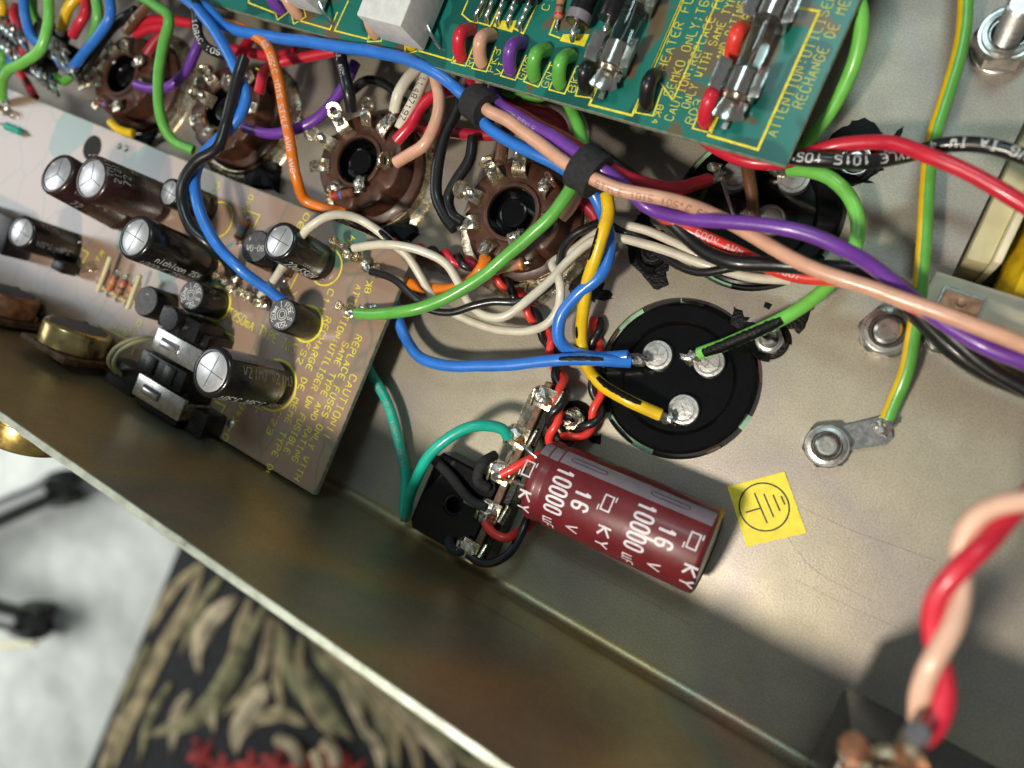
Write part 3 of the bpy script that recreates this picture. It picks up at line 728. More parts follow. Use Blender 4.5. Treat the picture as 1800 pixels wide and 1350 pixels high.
for s, p0, p1, h in lines:
    obj('lettering', text_between(s, p0, p1, ZB, h*0.98, 0.245), 'silk_yellow', pb, smooth=False)
obj('plus_mark', join(line_px([(446, 713), (461, 721)], ZB, 0.25), line_px([(457, 709), (450, 725)], ZB, 0.25, 0.035)), 'silk_yellow', pb, smooth=False)
for pts in ([(368, 570), (412, 592), (402, 612)], [(176, 572), (238, 604), (232, 622)], [(196, 598), (203, 601), (198, 612), (191, 608), (193, 597)], [(378, 705), (396, 714), (383, 735), (378, 735), (358, 770), (366, 775), (378, 745)],
            [(178, 505), (220, 530), (222, 518)], [(176, 496), (178, 506)], [(190, 505), (186, 514)], [(204, 512), (200, 522)], [(224, 525), (238, 532), (248, 520)], [(433, 370), (457, 378), (445, 402)], [(540, 410), (552, 416), (546, 428)], [(527, 475), (508, 512)],
            [(450, 120), (460, 125)], [(130, 430), (156, 445), (140, 470)], [(378, 512), (392, 520)]):
    obj('printed_line', line_px(pts, ZB, 0.32), 'silk_yellow', pb, smooth=False)
for px, py, r in ((573, 469, 4.9), (384, 386, 5.0), (114, 428, 4.2)):
    c = mm(px, py, ZB); obj('printed_ring', ring_at(c, r, ZB, 0.42), 'silk_yellow', pb, smooth=False)
for px, py, r in ((575, 450, 0.9), (562, 475, 0.9), (210, 257, 1.0), (222, 261, 1.0), (30, 205, 0.9), (20, 200, 0.9), (655, 540, 1.1), (405, 745, 1.2)):
    c = mm(px, py, ZB+0.02); obj('solder_pad', lathe([(r, 0), (r*0.7, 0.3), (0, 0.4)], frame(c), 16), 'solder', pb)
for px, py, r in ((162, 260, 3.6), (42, 390, 2.0)):   # round holes through the board
    c = mm(px, py, ZB+0.03); obj('board_hole', lathe([(0, 0), (r, 0.0), (r+0.4, 0.02)], frame(c), 28), 'pcb_edge' if r < 3 else 'dark_void', pb, smooth=False)
def elcap(par, base, top, h, r, m, z0=ZB, score=2, stripe=None, ring=True, prints=(), topm='aluminium', name='capacitor', lip=True):
    """upright electrolytic: sleeve (> scored top, stripe, lettering); base / top are photo positions"""
    B = mm(*base, z0); T = mm(*top, z0+h); axd = (T-B).normalized(); hh = (T-B).length
    fr = frame(B, axd, (0.9, -0.43, 0))
    cap = obj(name, lathe([(r*0.9, 0), (r, 0.4), (r, 1.4), (r*0.93, 2.0), (r*0.93, 2.5), (r, 3.1), (r, hh-0.8), (r*0.96, hh-0.25), (r*0.88, hh), (r*0.80, hh+0.02), (r*0.78, hh-0.22)], fr, 40), m, par, angle=45)
    obj('top', lathe([(r*0.79, hh-0.25), (r*0.74, hh-0.1), (0, hh-0.1)], fr, 36), topm, cap)
    if score:
        for k in range(score if score != 3 else 3):
            a = 0.35+k*math.pi/2 if score == 2 else 0.2+k*2*math.pi/3
            L = r*1.36 if score == 2 else r*0.68
            off = 0 if score == 2 else r*0.34
            f2 = fr @ Matrix.Rotation(a, 4, 'Z') @ Matrix.Translation((off, 0, hh-0.12))
            obj('score_mark', box(f2, L, 0.22, 0.05+0.004*k), 'groove', cap, smooth=False)
    def cm(x, y, l=0.0):   # y = angle position (mm of girth), x = height on the can
        t = y/r
        return fr @ Vector(((r+0.03+l)*math.cos(t), (r+0.03+l)*math.sin(t), x))
    if stripe:
        g0, g1 = stripe
        V = [cm(3.0+(hh-3.9)*i/10, (g0+(g1-g0)*j/8)*r) for i in range(11) for j in range(9)]
        obj('stripe', (V, [(i*9+j, (i+1)*9+j, (i+1)*9+j+1, i*9+j+1) for i in range(10) for j in range(8)]), 'sleeve_grey', cap)
    for s, x, ang, size, mode, pm in prints:
        if mode == 'down':  # letters run down the can, tops towards +girth
            f = lambda a, b, l=0.0, x=x, ang=ang: cm(x-a, ang*r+b, 0.01+l)
        else: f = lambda a, b, l=0.0, x=x, ang=ang: cm(x+b, ang*r+a, 0.01+l)
        obj('lettering', text(s, f, size, size*0.72, size*0.13, rounds=1, step=0.5), pm, cap, smooth=False)
    return cap
def ang_to(base, top, h, tgt, z0=ZB):
    """girth angle (in elcap's frame) that faces photo point tgt"""
    return 0
elcap(pb, (216, 372), (100, 305), 22, 6.1, 'sleeve_brown', score=3, stripe=(1.75, 2.75), prints=(('(M)105gC', 19.5, 0.0, 2.0, 'down', 'ink_grey'), ('72', 17, -0.7, 2.2, 'down', 'ink_grey')))
elcap(pb, (276, 358), (160, 313), 21.5, 6.3, 'sleeve_brown', score=3, stripe=(1.75, 2.75), prints=(('(M)105gC', 20, 0.85, 2.0, 'across', 'ink_white'), ('2(2)', 17.5, 0.7, 2.0, 'across', 'ink_white'), ('(M)105gC', 8, 0.9, 2.0, 'across', 'ink_grey'), ('72', 14.5, 0.75, 2.2, 'across', 'ink_white')))
elcap(pb, (364, 364), (297, 338), 13, 4.0, 'sleeve_black', score=2)
elcap(pb, (124, 436), (37, 408), 17, 5.0, 'sleeve_black', score=2, prints=(('VZ(M)', 14.5, 1.2, 1.8, 'down', 'ink_grey'), ('105gC 105gC', 15.5, 0.1, 1.5, 'down', 'ink_grey')))
elcap(pb, (356, 466), (237, 416), 22.5, 5.9, 'sleeve_black', score=2, prints=(('nichicon 25V', 18, -0.25, 1.7, 'down', 'ink_white'), ('1000uF 25V 1000', 20.5, -0.75, 1.9, 'down', 'ink_grey')))
elcap(pb, (561, 462), (491, 423), 15.5, 5.0, 'sleeve_black', score=2, prints=(('22uF50V 2', 13, -0.75, 2.2, 'down', 'ink_white'), ('com', 9.5, -0.15, 1.2, 'down', 'ink_grey')))
elcap(pb, (484, 676), (371, 653), 22.0, 6.2, 'sleeve_black', score=2, stripe=(1.35, 2.45), prints=(('VZ(M)', 18, 0.75, 2.4, 'down', 'ink_grey'), ('VZ(M)', 8.5, 0.75, 2.4, 'down', 'ink_grey'), ('105gC 105gC 105gC', 20.5, -0.55, 1.9, 'down', 'ink_white'), ('B2240 B2240 B2240', 20.5, -0.98, 1.9, 'down', 'ink_white')))
obj('printed_ring', ring_at(mm(484, 677, ZB), 6.75, ZB, 0.55), 'silk_yellow', pb, smooth=False)
def fuse_can(base, top, h, r, txt, m='sleeve_black', name='fuse', ringr=None, topm='plastic_grey'):
    B = mm(*base, ZB); T = mm(*top, ZB+h); axd = (T-B).normalized(); hh = (T-B).length; fr = frame(B, axd, (0.9, -0.43, 0))
    cap = obj(name, lathe([(r, 0), (r, hh-0.5), (r*0.95, hh-0.12), (r*0.86, hh), (0, hh)], fr, 40), m, pb, angle=40)
    obj('top', lathe([(r*0.9, hh-0.02), (r*0.86, hh+0.05), (0, hh+0.05)], fr, 36), topm, cap)
    if txt == 'round':
        parts = []
        for q, w_ in ((0.33, 0.16), (0.2, 0.14)):
            parts.append(lathe([(r*q-w_/2, hh+0.09), (r*q+w_/2, hh+0.09)], fr, 28))
        s = 'FUSE S 250V 250mA I '
        for i, ch in enumerate(s):
            a = math.pi*0.62-i*2*math.pi/len(s)
            f2 = fr @ Matrix.Rotation(a, 4, 'Z') @ Matrix.Translation((r*0.46, 0, hh+0.09)) @ Matrix.Rotation(-math.pi/2, 4, 'Z')
            parts.append(text(ch, lambda x, y, l=0.0, f2=f2: f2 @ Vector((x-0.35, y, l)), 1.35, 1.0, 0.16, rounds=1))
        obj('lettering', join(*parts), 'ink_white', cap, smooth=False)
    elif txt:
        parts = []
        for k, s in enumerate(txt):
            f2 = fr @ Matrix.Rotation(0.75, 4, 'Z') @ Matrix.Translation((-r*0.55, r*0.45-k*r*0.55-0.8, hh+0.09))
            parts.append(text(s, lambda x, y, l=0.0, f2=f2: f2 @ Vector((x, y, l)), 1.5, 1.15, 0.17, rounds=1))
        obj('lettering', join(*parts), 'ink_white', cap, smooth=False)
    if ringr: obj('printed_ring', ring_at(mm(*base, ZB), ringr, ZB, 0.6), 'silk_yellow', pb, smooth=False)
    return cap
fuse_can((381, 534), (336, 519), 9.6, 4.25, 'round', ringr=4.8)
fuse_can((540, 569), (496, 553), 10.4, 4.25, 'round', ringr=4.75)
fuse_can((479, 449), (449, 433), 7.0, 4.6, ['+  ~', 'W0-08'], name='bridge_rectifier')
fuse_can((294, 541), (256, 529), 7.6, 4.4, ['~ -'], name='bridge_rectifier')
def resistor(par, p0, p1, bands, r=1.0, body=5.0, m='resistor_tan', name='resistor', droop=None):
    """p0, p1 = lead ends in mm"""
    p0, p1 = Vector(p0), Vector(p1); d = (p1-p0).normalized(); c = (p0+p1)/2+Vector((0, 0, 0.0)); h = body/2
    up = Vector((0, 0, 1)) if droop is None else Vector((0, 0, droop))
    rs = obj(name, lathe([(0, -h), (r*0.6, -h+0.05), (r*0.98, -h+0.5), (r, -h+1.0), (r*0.86, -h+1.6), (r*0.84, h-1.6), (r, h-1.0), (r*0.98, h-0.5), (r*0.6, h-0.05), (0, h)], frame(c+up, d), 20), m, par)
    for i, bm_ in enumerate(bands):
        x = -h+0.9+i*(body-1.8)/max(1, len(bands)-1); rr = r*(1.02 if i in (0, len(bands)-1) else 0.9)
        obj('colour_band', lathe([(rr*0.9, x-0.28), (rr, x-0.25), (rr, x+0.25), (rr*0.9, x+0.28)], frame(c+up, d), 20), bm_, rs)
    for s, p in ((-1, p0), (1, p1)):
        e = c+up+d*(s*h)
        obj('lead', tube(spline([e, e+d*s*0.8, Vector((p.x, p.y, e.z-0.2))-d*s*0.2, p], 0.4), 0.33, 8), 'tin_clean', rs)
    return rs
# block of four small upright-board resistors, two link bars
for i in range(4):
    a = mm(196+i*16, 467+i*9, ZB); b = mm(176+i*16, 512+i*9, ZB)
    resistor(pb, a, b, [['pvc_scarlet', 'pvc_red', 'resistor_brown'], ['resistor_brown', 'pvc_orange', 'pvc_red'], ['pvc_red', 'pvc_black', 'resistor_brown'], ['pvc_orange', 'resistor_brown', 'pvc_brown']][i], 1.05, 5.2)
for (x0, y0, x1, y1) in ((194, 452, 172, 512), (246, 484, 224, 542)):
    a = mm(x0, y0, ZB+4); b = mm(x1, y1, ZB+4)
    obj('link_bar', tube([a, a.lerp(b, 0.5), b], 0.7, 10), 'bobbin', pb)
resistor(pb, mm(440, 383, ZB), mm(418, 430, ZB), ['pvc_orange', 'pvc_blue', 'pvc_teal', 'pvc_brown'], 1.2, 6)
resistor(pb, mm(300, 345, ZB), mm(262, 396, ZB), ['pvc_orange', 'pvc_navy', 'pvc_red'], 1.6, 7, 'sleeve_grey')
resistor(pb, mm(525, 455, ZB), mm(503, 498, ZB), ['pvc_orange', 'pvc_brown'], 1.0, 5)
resistor(pb, mm(145, 426, ZB), mm(124, 462, ZB), ['pvc_orange', 'pvc_yellow'], 1.1, 4.5, 'resistor_brown')
resistor(pb, mm(5, 219, ZB), mm(52, 238, ZB), ['pvc_teal', 'pvc_teal', 'pvc_teal'], 1.3, 8, 'pvc_teal')
tr = obj('transistor', box(frame(mm(128, 472, ZB+1), (0, 0, 1), (1, 0, 0)), 5.2, 3.8, 5.0, 0.4), 'plastic_black', pb)
for k in range(3): obj('lead', tube(spline([mm(140+2*k, 468+5*k, ZB+2), mm(152+4*k, 464+6*k, ZB+2.4), mm(163+4*k, 460+8*k, ZB)], 0.5), 0.3, 8), 'tin_lug', tr)
def pin(par, px, py, h=4.5, lean=(0, 0), z=ZB, wrap=True):
    q = mm(px, py, z); d = Vector((lean[0], lean[1], 1)).normalized()
    p = obj('terminal_pin', lathe([(1.3, 0), (1.3, 0.6), (0.95, 0.8), (0.95, h-1), (1.25, h-0.8), (1.25, h-0.1), (1.1, h), (0.7, h), (0.65, h-0.9), (0, h-0.9)], frame(q, d), 20), 'tin_lug', par)
    if wrap: obj('solder', blob(q+d*(h*0.35)+Vector((0.7, -0.4, 0)), 1.5, 1.15, 1.2, px, 0.5), 'solder', p)
    return p
for px, py, h, ln in ((612, 438, 6, (-.2, .1)), (622, 452, 4, (0, 0)), (646, 465, 5, (-.2, .1)), (664, 473, 4, (.4, -.3)), (618, 548, 5, (-.2, .1)), (640, 548, 3, (.3, 0)), (402, 497, 5, (-.2, .2)), (420, 512, 4, (0, 0)), (438, 518, 4, (0, 0)), (452, 524, 4.5, (0, 0)), (468, 535, 4.5, (.2, 0)), (14, 195, 4, (0, 0))):
    pin(pb, px, py, h, ln)
# ---- phono-style jack socket on the board
def jbox(name, px, py, z, su, sv, sz, m, par, bev=0.5):
    q = mm(px, py, z+sz/2); return obj(name, box(frame((q.x, q.y, z)), su, sv, sz, bev), m, par)
jk = obj('jack_socket', box(frame((mm(300, 650, ZB+9).x, mm(300, 650, ZB+9).y, ZB)), 17, 26, 9, 0.9), 'plastic_black', pb)
jc = mm(300, 650, ZB+9)
def at_j(du, dv, z): return Vector((jc.x+du, jc.y+dv, ZB+z))
obj('rear_cap', box(frame(at_j(-1.0, 12.5, 2)), 15, 6, 9.5, 1.2), 'plastic_black', jk)
obj('rear_knob', lathe([(3.4, 0), (3.4, 2.2), (3.0, 2.8), (0, 2.9)], frame(at_j(-2, 13, 11)), 28), 'plastic_black', jk)
for dv, w_ in ((6.0, 17.5), (-7.5, 18.5)):
    ct = obj('contact_plate', box(frame(at_j(1.0, dv, 9.3)), w_, 6.2, 1.5, 0.5), 'tin_clean', jk)
    obj('contact_slot', box(frame(at_j(-1.6, dv, 10.6)), 6.5, 2.6, 0.55, 0.25), 'groove', ct)
    obj('contact_spring', box(frame(at_j(-1.4, dv-0.2, 10.9)), 5.6, 1.6, 0.8, 0.35), 'tin_clean', ct)
    obj('contact_leg', box(frame(at_j(9.6, dv-0.5, 0.2)), 1.2, 4.6, 9.6, 0.4), 'tin_lug', ct)
obj('middle_block', box(frame(at_j(-0.5, -0.8, 8)), 17.5, 6, 3.6, 0.7), 'plastic_black', jk)
for k in (-4.5, 3.0): obj('moulded_rib', box(frame(at_j(k, -0.8, 11.2)), 4.0, 4.8, 1.0, 0.4), 'plastic_black', jk)
obj('front_flange', lathe([(8.6, 0), (9.2, 0.3), (9.2, 2.4), (8.8, 2.8), (8.8, 3.4), (7, 3.6)], frame(at_j(-0.5, -14.0, 6), (0, -1, 0)), 48), 'plastic_black', jk)
obj('side_block', box(frame(at_j(13.0, -9.5, 0.2)), 6, 7, 7, 0.8), 'plastic_black', jk)
obj('side_tab', box(frame(at_j(12.5, -12.5, 0.4)), 6.5, 3.2, 3, 0.4), 'tin_lug', jk)
# ---- potentiometers in line along the front wall
def pot(px, py, z, m, r=9.0, d=6.8):
    q = mm(px, py, z); fr = frame(q, (0, 1, 0), (1, 0, 0))
    p = obj('potentiometer', lathe([(r*0.94, -d), (r, -d+0.4), (r, -0.9), (r*0.95, -0.25), (r*0.86, 0), (0, 0.05)], fr, 48), m, pb, angle=40)
    obj('back_plate', lathe([(r*0.84, 0.06), (r*0.8, 0.12), (0, 0.12)], fr, 40), 'plastic_grey', p)
    obj('base_wafer', box(frame((q.x, q.y-d-1.0, z-9)), 20, 1.8, 17.5, 0.3), 'phenolic_board', p)
    for a in (0.7, 2.4): obj('crimp_tab', box(frame(fr @ Vector((r*math.cos(a), r*math.sin(a), -d)), (0, 1, 0)), 2.2, 1.0, 2.0, 0.3), m, p)
    obj('slot', box(frame(fr @ Vector((-r*0.72, r*0.70, -1.6)), (0, 1, 0), (1, 1, 0)), 1.0, 1.6, 1.7, 0.2), 'dark_void', p)
    for k in (-5, 0, 5): obj('leg', tube(spline([Vector((q.x+k, q.y-d-1, z-8.5)), Vector((q.x+k, q.y-d+1, z-10)), Vector((q.x+k, q.y-d+3, ZB+0.2))], 0.6), 0.45, 8), 'tin_lug', p)
    return p
pot(140, 574, 23.0, 'gold_can'); pot(15, 510, 23.0, 'copper')
# bracket, wire loop and red lamp base next to the pots
q = mm(90, 640, 20)
obj('mounting_bracket', join(box(frame((q.x-60, q.y-1.5, 20)), 150, 6.0, 1.0, 0.2, 1), box(frame((q.x-92, q.y-5.0, 21.0)), 66, 0.9, 3.0, 0.2, 1)), 'plastic_grey', pb)
for k in (0, 1):
    a = mm(204+9*k, 655+4*k, 20); obj('wire_clip', tube(spline([a, a+Vector((0.5, 3, 4)), a+Vector((2.5, 8, 5)), a+Vector((4, 12, 1)), a+Vector((4.5, 13, -4))], 0.6), 0.55, 8), 'bobbin', pb)
obj('red_contact', box(frame(mm(202, 678, 14)), 6.5, 3.2, 3.5, 0.6), 'pvc_crimson', pb)
obj('switch_block', box(frame(mm(255, 690, 10)), 12, 16, 10, 1.0), 'plastic_black', pb)
obj('black_block', box(frame((mm(5, 405, ZB+4).x, mm(5, 405, ZB+4).y, ZB)), 22, 12, 9, 0.8), 'plastic_black', pb)
# ------------------------------------------------------------------ upper circuit board with the glass fuses
ZU = 22.0
e1, e2 = mm(1385, 285, ZU), mm(1510, 0, ZU)
UU = (e1.x+e2.x)/2; VU = (mm(1385, 285, ZU).y+mm(340, 2, ZU).y)/2
ub = thing('circuit_board', 'green circuit board with glass fuses and coloured wire loops along its lower edge', 'circuit board', (UU-60, VU+30, ZU-1.6))
obj('board', board_mesh(-330, UU, VU, VU+150, ZU, 1.55), 'pcb_green', ub, smooth=False)
obj('board_edge', join(box(frame(((UU-330)/2, VU-0.06, ZU-1.55)), UU+330, 0.12, 1.45), box(frame((UU+0.06, VU+75, ZU-1.55)), 0.12, 149.6, 1.45)), 'pcb_edge', ub, smooth=False)
UL = [('HEATER FUSE', (1170, 124), (1231, -32), 2.0), ('SEMKO ONLY;T6', (1181, 170), (1247, 3), 2.0), ('CAUTION:REPLACE FUSE', (1182, 213), (1284, -30), 1.9), ('ONLY WITH SAME TYPE', (1211, 191), (1300, -15), 1.8), ('AND RATING', (1270, 105), (1313, 5), 1.8),
      ('RD3', (1218, 219), (1236, 178), 1.9), ('RD4', (1319, 36), (1335, 0), 1.9), ('ATTENTION:UTILISER', (1364, 241), (1471, -8), 2.1), ('RECHANGE DE MEME', (1410, 191), (1508, -25), 2.1), ('BK4', (1156, 184), (1145, 216), 1.4),
      ('RD2', (829, 118), (845, 82), 1.9), ('PK3', (867, 127), (881, 88), 1.9), ('VI4', (880, 134), (896, 97), 1.9), ('GN6', (920, 141), (938, 104), 1.9), ('GN7', (962, 155), (980, 116), 1.9), ('BK3', (1010, 163), (1026, 118), 1.9), ('PK', (680, 70), (694, 40), 1.9), ('Y', (707, 77), (712, 64), 1.9), ('C1', (963, 19), (974, -5), 1.9)]
for s, p0, p1, h in UL:
    obj('lettering', text_between(s, p0, p1, ZU, h*0.95, 0.16), 'silk_yellow', ub, smooth=False)
for pts, wd in (([(1268, 174), (1245, 238), (1332, 263), (1440, 20), (1404, 14)], 0.55), ([(1290, 115), (1335, 15)], 0.5), ([(1054, 143), (1036, 184), (1111, 203), (1200, 2)], 0.5), ([(1183, 176), (1268, -15)], 0.3), ([(1146, 124), (1183, 177)], 0.3), ([(1146, 122), (1204, -12)], 0.4),
                ([(437, -5), (437, 5), (486, 24), (500, -5)], 0.4), ([(525, 36), (580, 52), (593, 22)], 0.4), ([(540, 0), (525, 36)], 0.4), ([(612, 2), (588, 54), (648, 69), (672, 30)], 0.4), ([(750, 62), (735, 89), (800, 108), (815, 78)], 0.4), ([(822, 2), (812, 25), (826, 37), (838, 41), (856, 4)], 0.35),
                ([(842, 40), (862, 46), (882, 4)], 0.35), ([(904, 50), (920, 59), (945, 4)], 0.35), ([(988, 4), (966, 60), (984, 67)], 0.35), ([(1034, 78), (1054, 84), (1075, 50)], 0.35), ([(345, -10), (350, 0)], 0.3)):
    obj('printed_line', line_px(pts, ZU, wd), 'silk_yellow', ub, smooth=False)
for k, pts in enumerate(([(872, 36), (866, 47), (900, 57), (908, 36)], [(990, 60), (984, 72), (1027, 82), (1036, 60)])):
    V = [mm(*p, ZU+0.035) for p in pts]; obj('printed_patch', (V, [(0, 1, 2, 3)]), 'silk_yellow', ub, smooth=False)
# insulated wires looped through pairs of holes
LOOPS = [('purple', (484, -12), (497, 24)), ('peach', (516, -8), (526, 32)), ('peach', (668, 18), (659, 68)), ('yellow', (722, 40), (725, 87)), ('red', (832, 47), (808, 108)), ('peach', (868, 55), (844, 118)), ('purple', (922, 69), (895, 132)), ('green', (966, 82), (936, 143)),
         ('green', (1008, 92), (981, 156)), ('black', (1044, 112), (1028, 165)), ('black', (1158, 125), (1134, 195)), ('scarlet', (1311, 43), (1283, 112)), ('red', (1266, 152), (1236, 224))]
for k, (col, p0, p1) in enumerate(LOOPS):
    a, b = mm(*p0, ZU), mm(*p1, ZU); d = (b-a).normalized(); a -= d*-1.2; b -= d*1.2
    c = spline([a+Vector((0, 0, -2)), a+Vector((0, 0, 0.5)), a.lerp(b, 0.18)+Vector((0, 0, 2.4)), a.lerp(b, 0.5)+Vector((0.2, 0, 4.0)), a.lerp(b, 0.82)+Vector((0, 0, 2.4)), b+Vector((0, 0, 0.5)), b+Vector((0, 0, -2))], 0.5)
    lp = obj('wire_loop', tube(c, 1.55, 18, 0), 'pvc_'+col, ub)
    hl = lathe([(0, 0.02), (1.75, 0.02)], frame((b.x, b.y, ZU)), 20)
    obj('hole', hl, 'dark_void', lp, smooth=False)
    s = Vector((-d.y, d.x, 0)); rect = [b-s*2.0-d*1.6, b-s*2.0+d*1.9, b+s*2.0+d*1.9, b+s*2.0-d*4.0]
    rb = ribbon([Vector((v.x, v.y)) for v in rect], False, 0.3, lambda x, y, l=0.0: Vector((x, y, ZU+0.03+l)))
    obj('printed_line', rb, 'silk_yellow', lp, smooth=False)
# diodes with long leads standing along the upper frame
for k, (px, py, lx, ly) in enumerate(((852, -8, 839, 36), (868, -6, 857, 40), (886, -3, 876, 45), (905, 2, 895, 48), (930, 4, 915, 54))):
    p = mm(px, py, ZU+3.0); d = Vector((0, 1, 0.0)); fr = frame(p, d)
    dd = obj('diode', lathe([(0, 0), (1.3, 0.02), (1.5, 0.3), (1.5, 6), (0, 6.2)], fr, 24), 'plastic_black', ub)
    obj('cathode_band', lathe([(1.5, 0.8), (1.53, 0.85), (1.53, 1.7), (1.5, 1.75)], fr, 24), 'ink_grey', dd)
    q = mm(lx, ly, ZU)
    obj('lead', tube(spline([p, p-d*1.5, p.lerp(q, 0.55)+Vector((0, 0, 0.6)), q+Vector((0, 0.6, 1.4)), q], 0.5), 0.5, 10), 'tin_clean', dd)
resistor(ub, mm(993, -22, ZU), mm(980, 56, ZU), ['pvc_red', 'resistor_brown', 'pvc_red'], 1.05, 5.5)
for k, (px, py, lx, ly, band) in enumerate(((1013, 42, 1007, 72, True), (1070, 36, 1052, 72, False))):
    p = mm(px, py, ZU+4.0); d = Vector((0.0, 1, 0.05)); fr = frame(p, d)
    dd = obj('diode', lathe([(0, 0), (2.5, 0.05), (2.65, 0.3), (2.65, 9.5), (2.5, 9.8), (0, 9.85)], fr, 32), 'plastic_black', ub)
    if band: obj('cathode_band', lathe([(2.65, 0.35), (2.69, 0.4), (2.69, 2.3), (2.65, 2.35)], fr, 32), 'sleeve_grey', dd)
    q = mm(lx, ly, ZU)
    obj('lead', tube(spline([p, p-d*1.6, p-d*2.8+Vector((0, 0, -1.0)), q+Vector((0, 0.3, 1.2)), q], 0.5), 0.62, 10), 'tin_clean', dd)
# white ceramic power resistors
for k, (px, py, su, sv, sz) in enumerate(((722, 25, 13, 22, 11), (537, -14, 13, 16, 9))):
    q = mm(px, py, ZU+3)
    cr = obj('ceramic_resistor', box(frame((q.x, q.y+4, ZU+1.5)), su, sv, sz, 0.5), 'ceramic', ub)
    for s in (-1, 1): obj('lead', tube(spline([Vector((q.x+s*(su/2), q.y-2, ZU+4)), Vector((q.x+s*(su/2+2), q.y-4, ZU+3)), Vector((q.x+s*(su/2+3), q.y-5, ZU))], 0.6), 0.4, 8), 'tin_clean', cr)
# fuse clips; the glass fuses themselves lift out
def wing(side, y0, y1, top=6.0, flare=1.9):
    """bent spring leaf of a fuse clip in local x (across), z (up), extruded along y"""
    pr = [(1.4, 0.2), (2.6, 0.5), (3.15, 1.6), (3.2, 3.0), (2.85, 4.6), (2.75, 5.2), (2.75+flare*0.5, top-0.2), (2.75+flare, top+0.5)]
    V, Fc = [], []; n = 6; k = len(pr)
    for i in range(n+1):
        y = y0+(y1-y0)*i/n
        cut = 1.0 if 0 < i < n else 0.93
        for x, z in pr: V.append((side*x, y, z*cut))
    for i in range(n):
        for j in range(k-1): Fc.append((i*k+j, i*k+j+1, (i+1)*k+j+1, (i+1)*k+j))
    return V, Fc
def xf(vf, fr): return [fr @ Vector(p) for p in vf[0]], vf[1]
def thick(vf, t, center_x=None):
    """give a sheet thickness by pairing it with a copy pushed outwards in x"""
    v, f = vf; n = len(v); s = 1 if sum(p[0] for p in v) > 0 else -1
    v2 = [(p[0]+s*t, p[1], p[2]) for p in v]
    edges = {}
    for q in f:
        for a, b in zip(q, q[1:]+q[:1]): edges[tuple(sorted((a, b)))] = edges.get(tuple(sorted((a, b))), 0)+1
    side = [(a, b, b+n, a+n) for (a, b), c in edges.items() if c == 1]
    return list(v)+v2, list(f)+[tuple(i+n for i in reversed(q)) for q in f]+side
def fuse_clip(px, py, out):
    """out = -1: end stop towards the board's lower edge"""
    q = mm(px, py, ZU+3.4); fr = frame((q.x, q.y, ZU+0.1), (0, 0, 1), (1, 0, 0))
    fc = obj('fuse_clip', xf(join(box(frame((0, 0, 0)), 3.6, 6.4, 0.4, 0.08, 1)), fr), 'nickel', ub)
    for s in (-1, 1): obj('spring_leaf', xf(thick(wing(s, -3.1, 3.1), 0.35), fr), 'tin_clean', fc, angle=60)
    # end stop: curved tongue flaring out beyond the fuse end, with a small tab
    pr = [(-2.5, 0.0), (-2.2, 1.6), (-1.4, 2.3), (0, 2.5), (1.4, 2.3), (2.2, 1.6), (2.5, 0.0)]
    V, Fc = [], []
    for i, (y, sc, dz) in enumerate(((3.2, 0.85, -1.9), (4.2, 0.95, -1.8), (5.4, 1.15, -1.6), (6.6, 1.35, -1.4), (7.3, 1.0, -1.35))):
        for x, z in pr: V.append((x*sc, y*out, max(0.15, 2.6-z+0.2 if False else 2.1+dz*0.2-(2.5-z)*0.1)+abs(x)*0.55))
    k = len(pr)
    for i in range(4):
        for j in range(k-1): Fc.append((i*k+j, i*k+j+1, (i+1)*k+j+1, (i+1)*k+j))
    obj('end_stop', xf((V, Fc), fr), 'nickel', fc, angle=60)
    obj('end_tab', xf(join(box(frame((0, 7.9*out, 1.0)), 1.3, 1.8, 0.4, 0.15, 1)), fr), 'tin_clean', fc)
    for s in (-1, 1): obj('stop_ear', xf(join(box(frame((s*2.3, 4.0*out, 1.8)), 1.4, 1.8, 0.5, 0.15, 1)), fr), 'tin_clean', fc)
def glass_fuse(label, p_lo, p_hi):
    a, b = mm(*p_lo, ZU+3.6), mm(*p_hi, ZU+3.6); b.x = a.x
    t = thing('glass_fuse', label, 'fuse', a, 'glass fuses in clips')
    d = (b-a).normalized(); L = (b-a).length; fr = frame(a-d*3.0, d); LL = L+6.0
    for s, nm in ((0, 'end_cap'), (1, 'end_cap')):
        z0, z1 = (0, 5.4) if s == 0 else (LL-5.4, LL)
        z0e, z1e = (0, 0.35) if s == 0 else (0.35, 0)
        obj('end_cap', lathe([(0, z0), (2.3, z0), (2.65, z0+0.3), (2.65, z1-0.3), (2.3, z1), (0, z1)], fr, 32), 'nickel', t)
    obj('glass_tube', lathe([(2.45, 5.0), (2.5, 5.4), (2.5, LL-5.4), (2.45, LL-5.0)], fr, 32), 'fuse_glass', t)
    obj('fuse_wire', tube(spline([fr @ Vector((0, 0, 5.2)), fr @ Vector((0.15, 0.1, LL/2)), fr @ Vector((0, 0, LL-5.2))], 1), 0.16, 6), 'tin_clean', t)
for px, py, o in ((1080, 96, -1), (1124, -8, 1), (1302, 145, -1), (1360, 16, 1)): fuse_clip(px, py, o)
glass_fuse('glass fuse in clips right of the two fat black diodes', (1080, 96), (1124, -8))
glass_fuse('glass fuse in clips near the right edge of the green board', (1302, 145), (1360, 16))
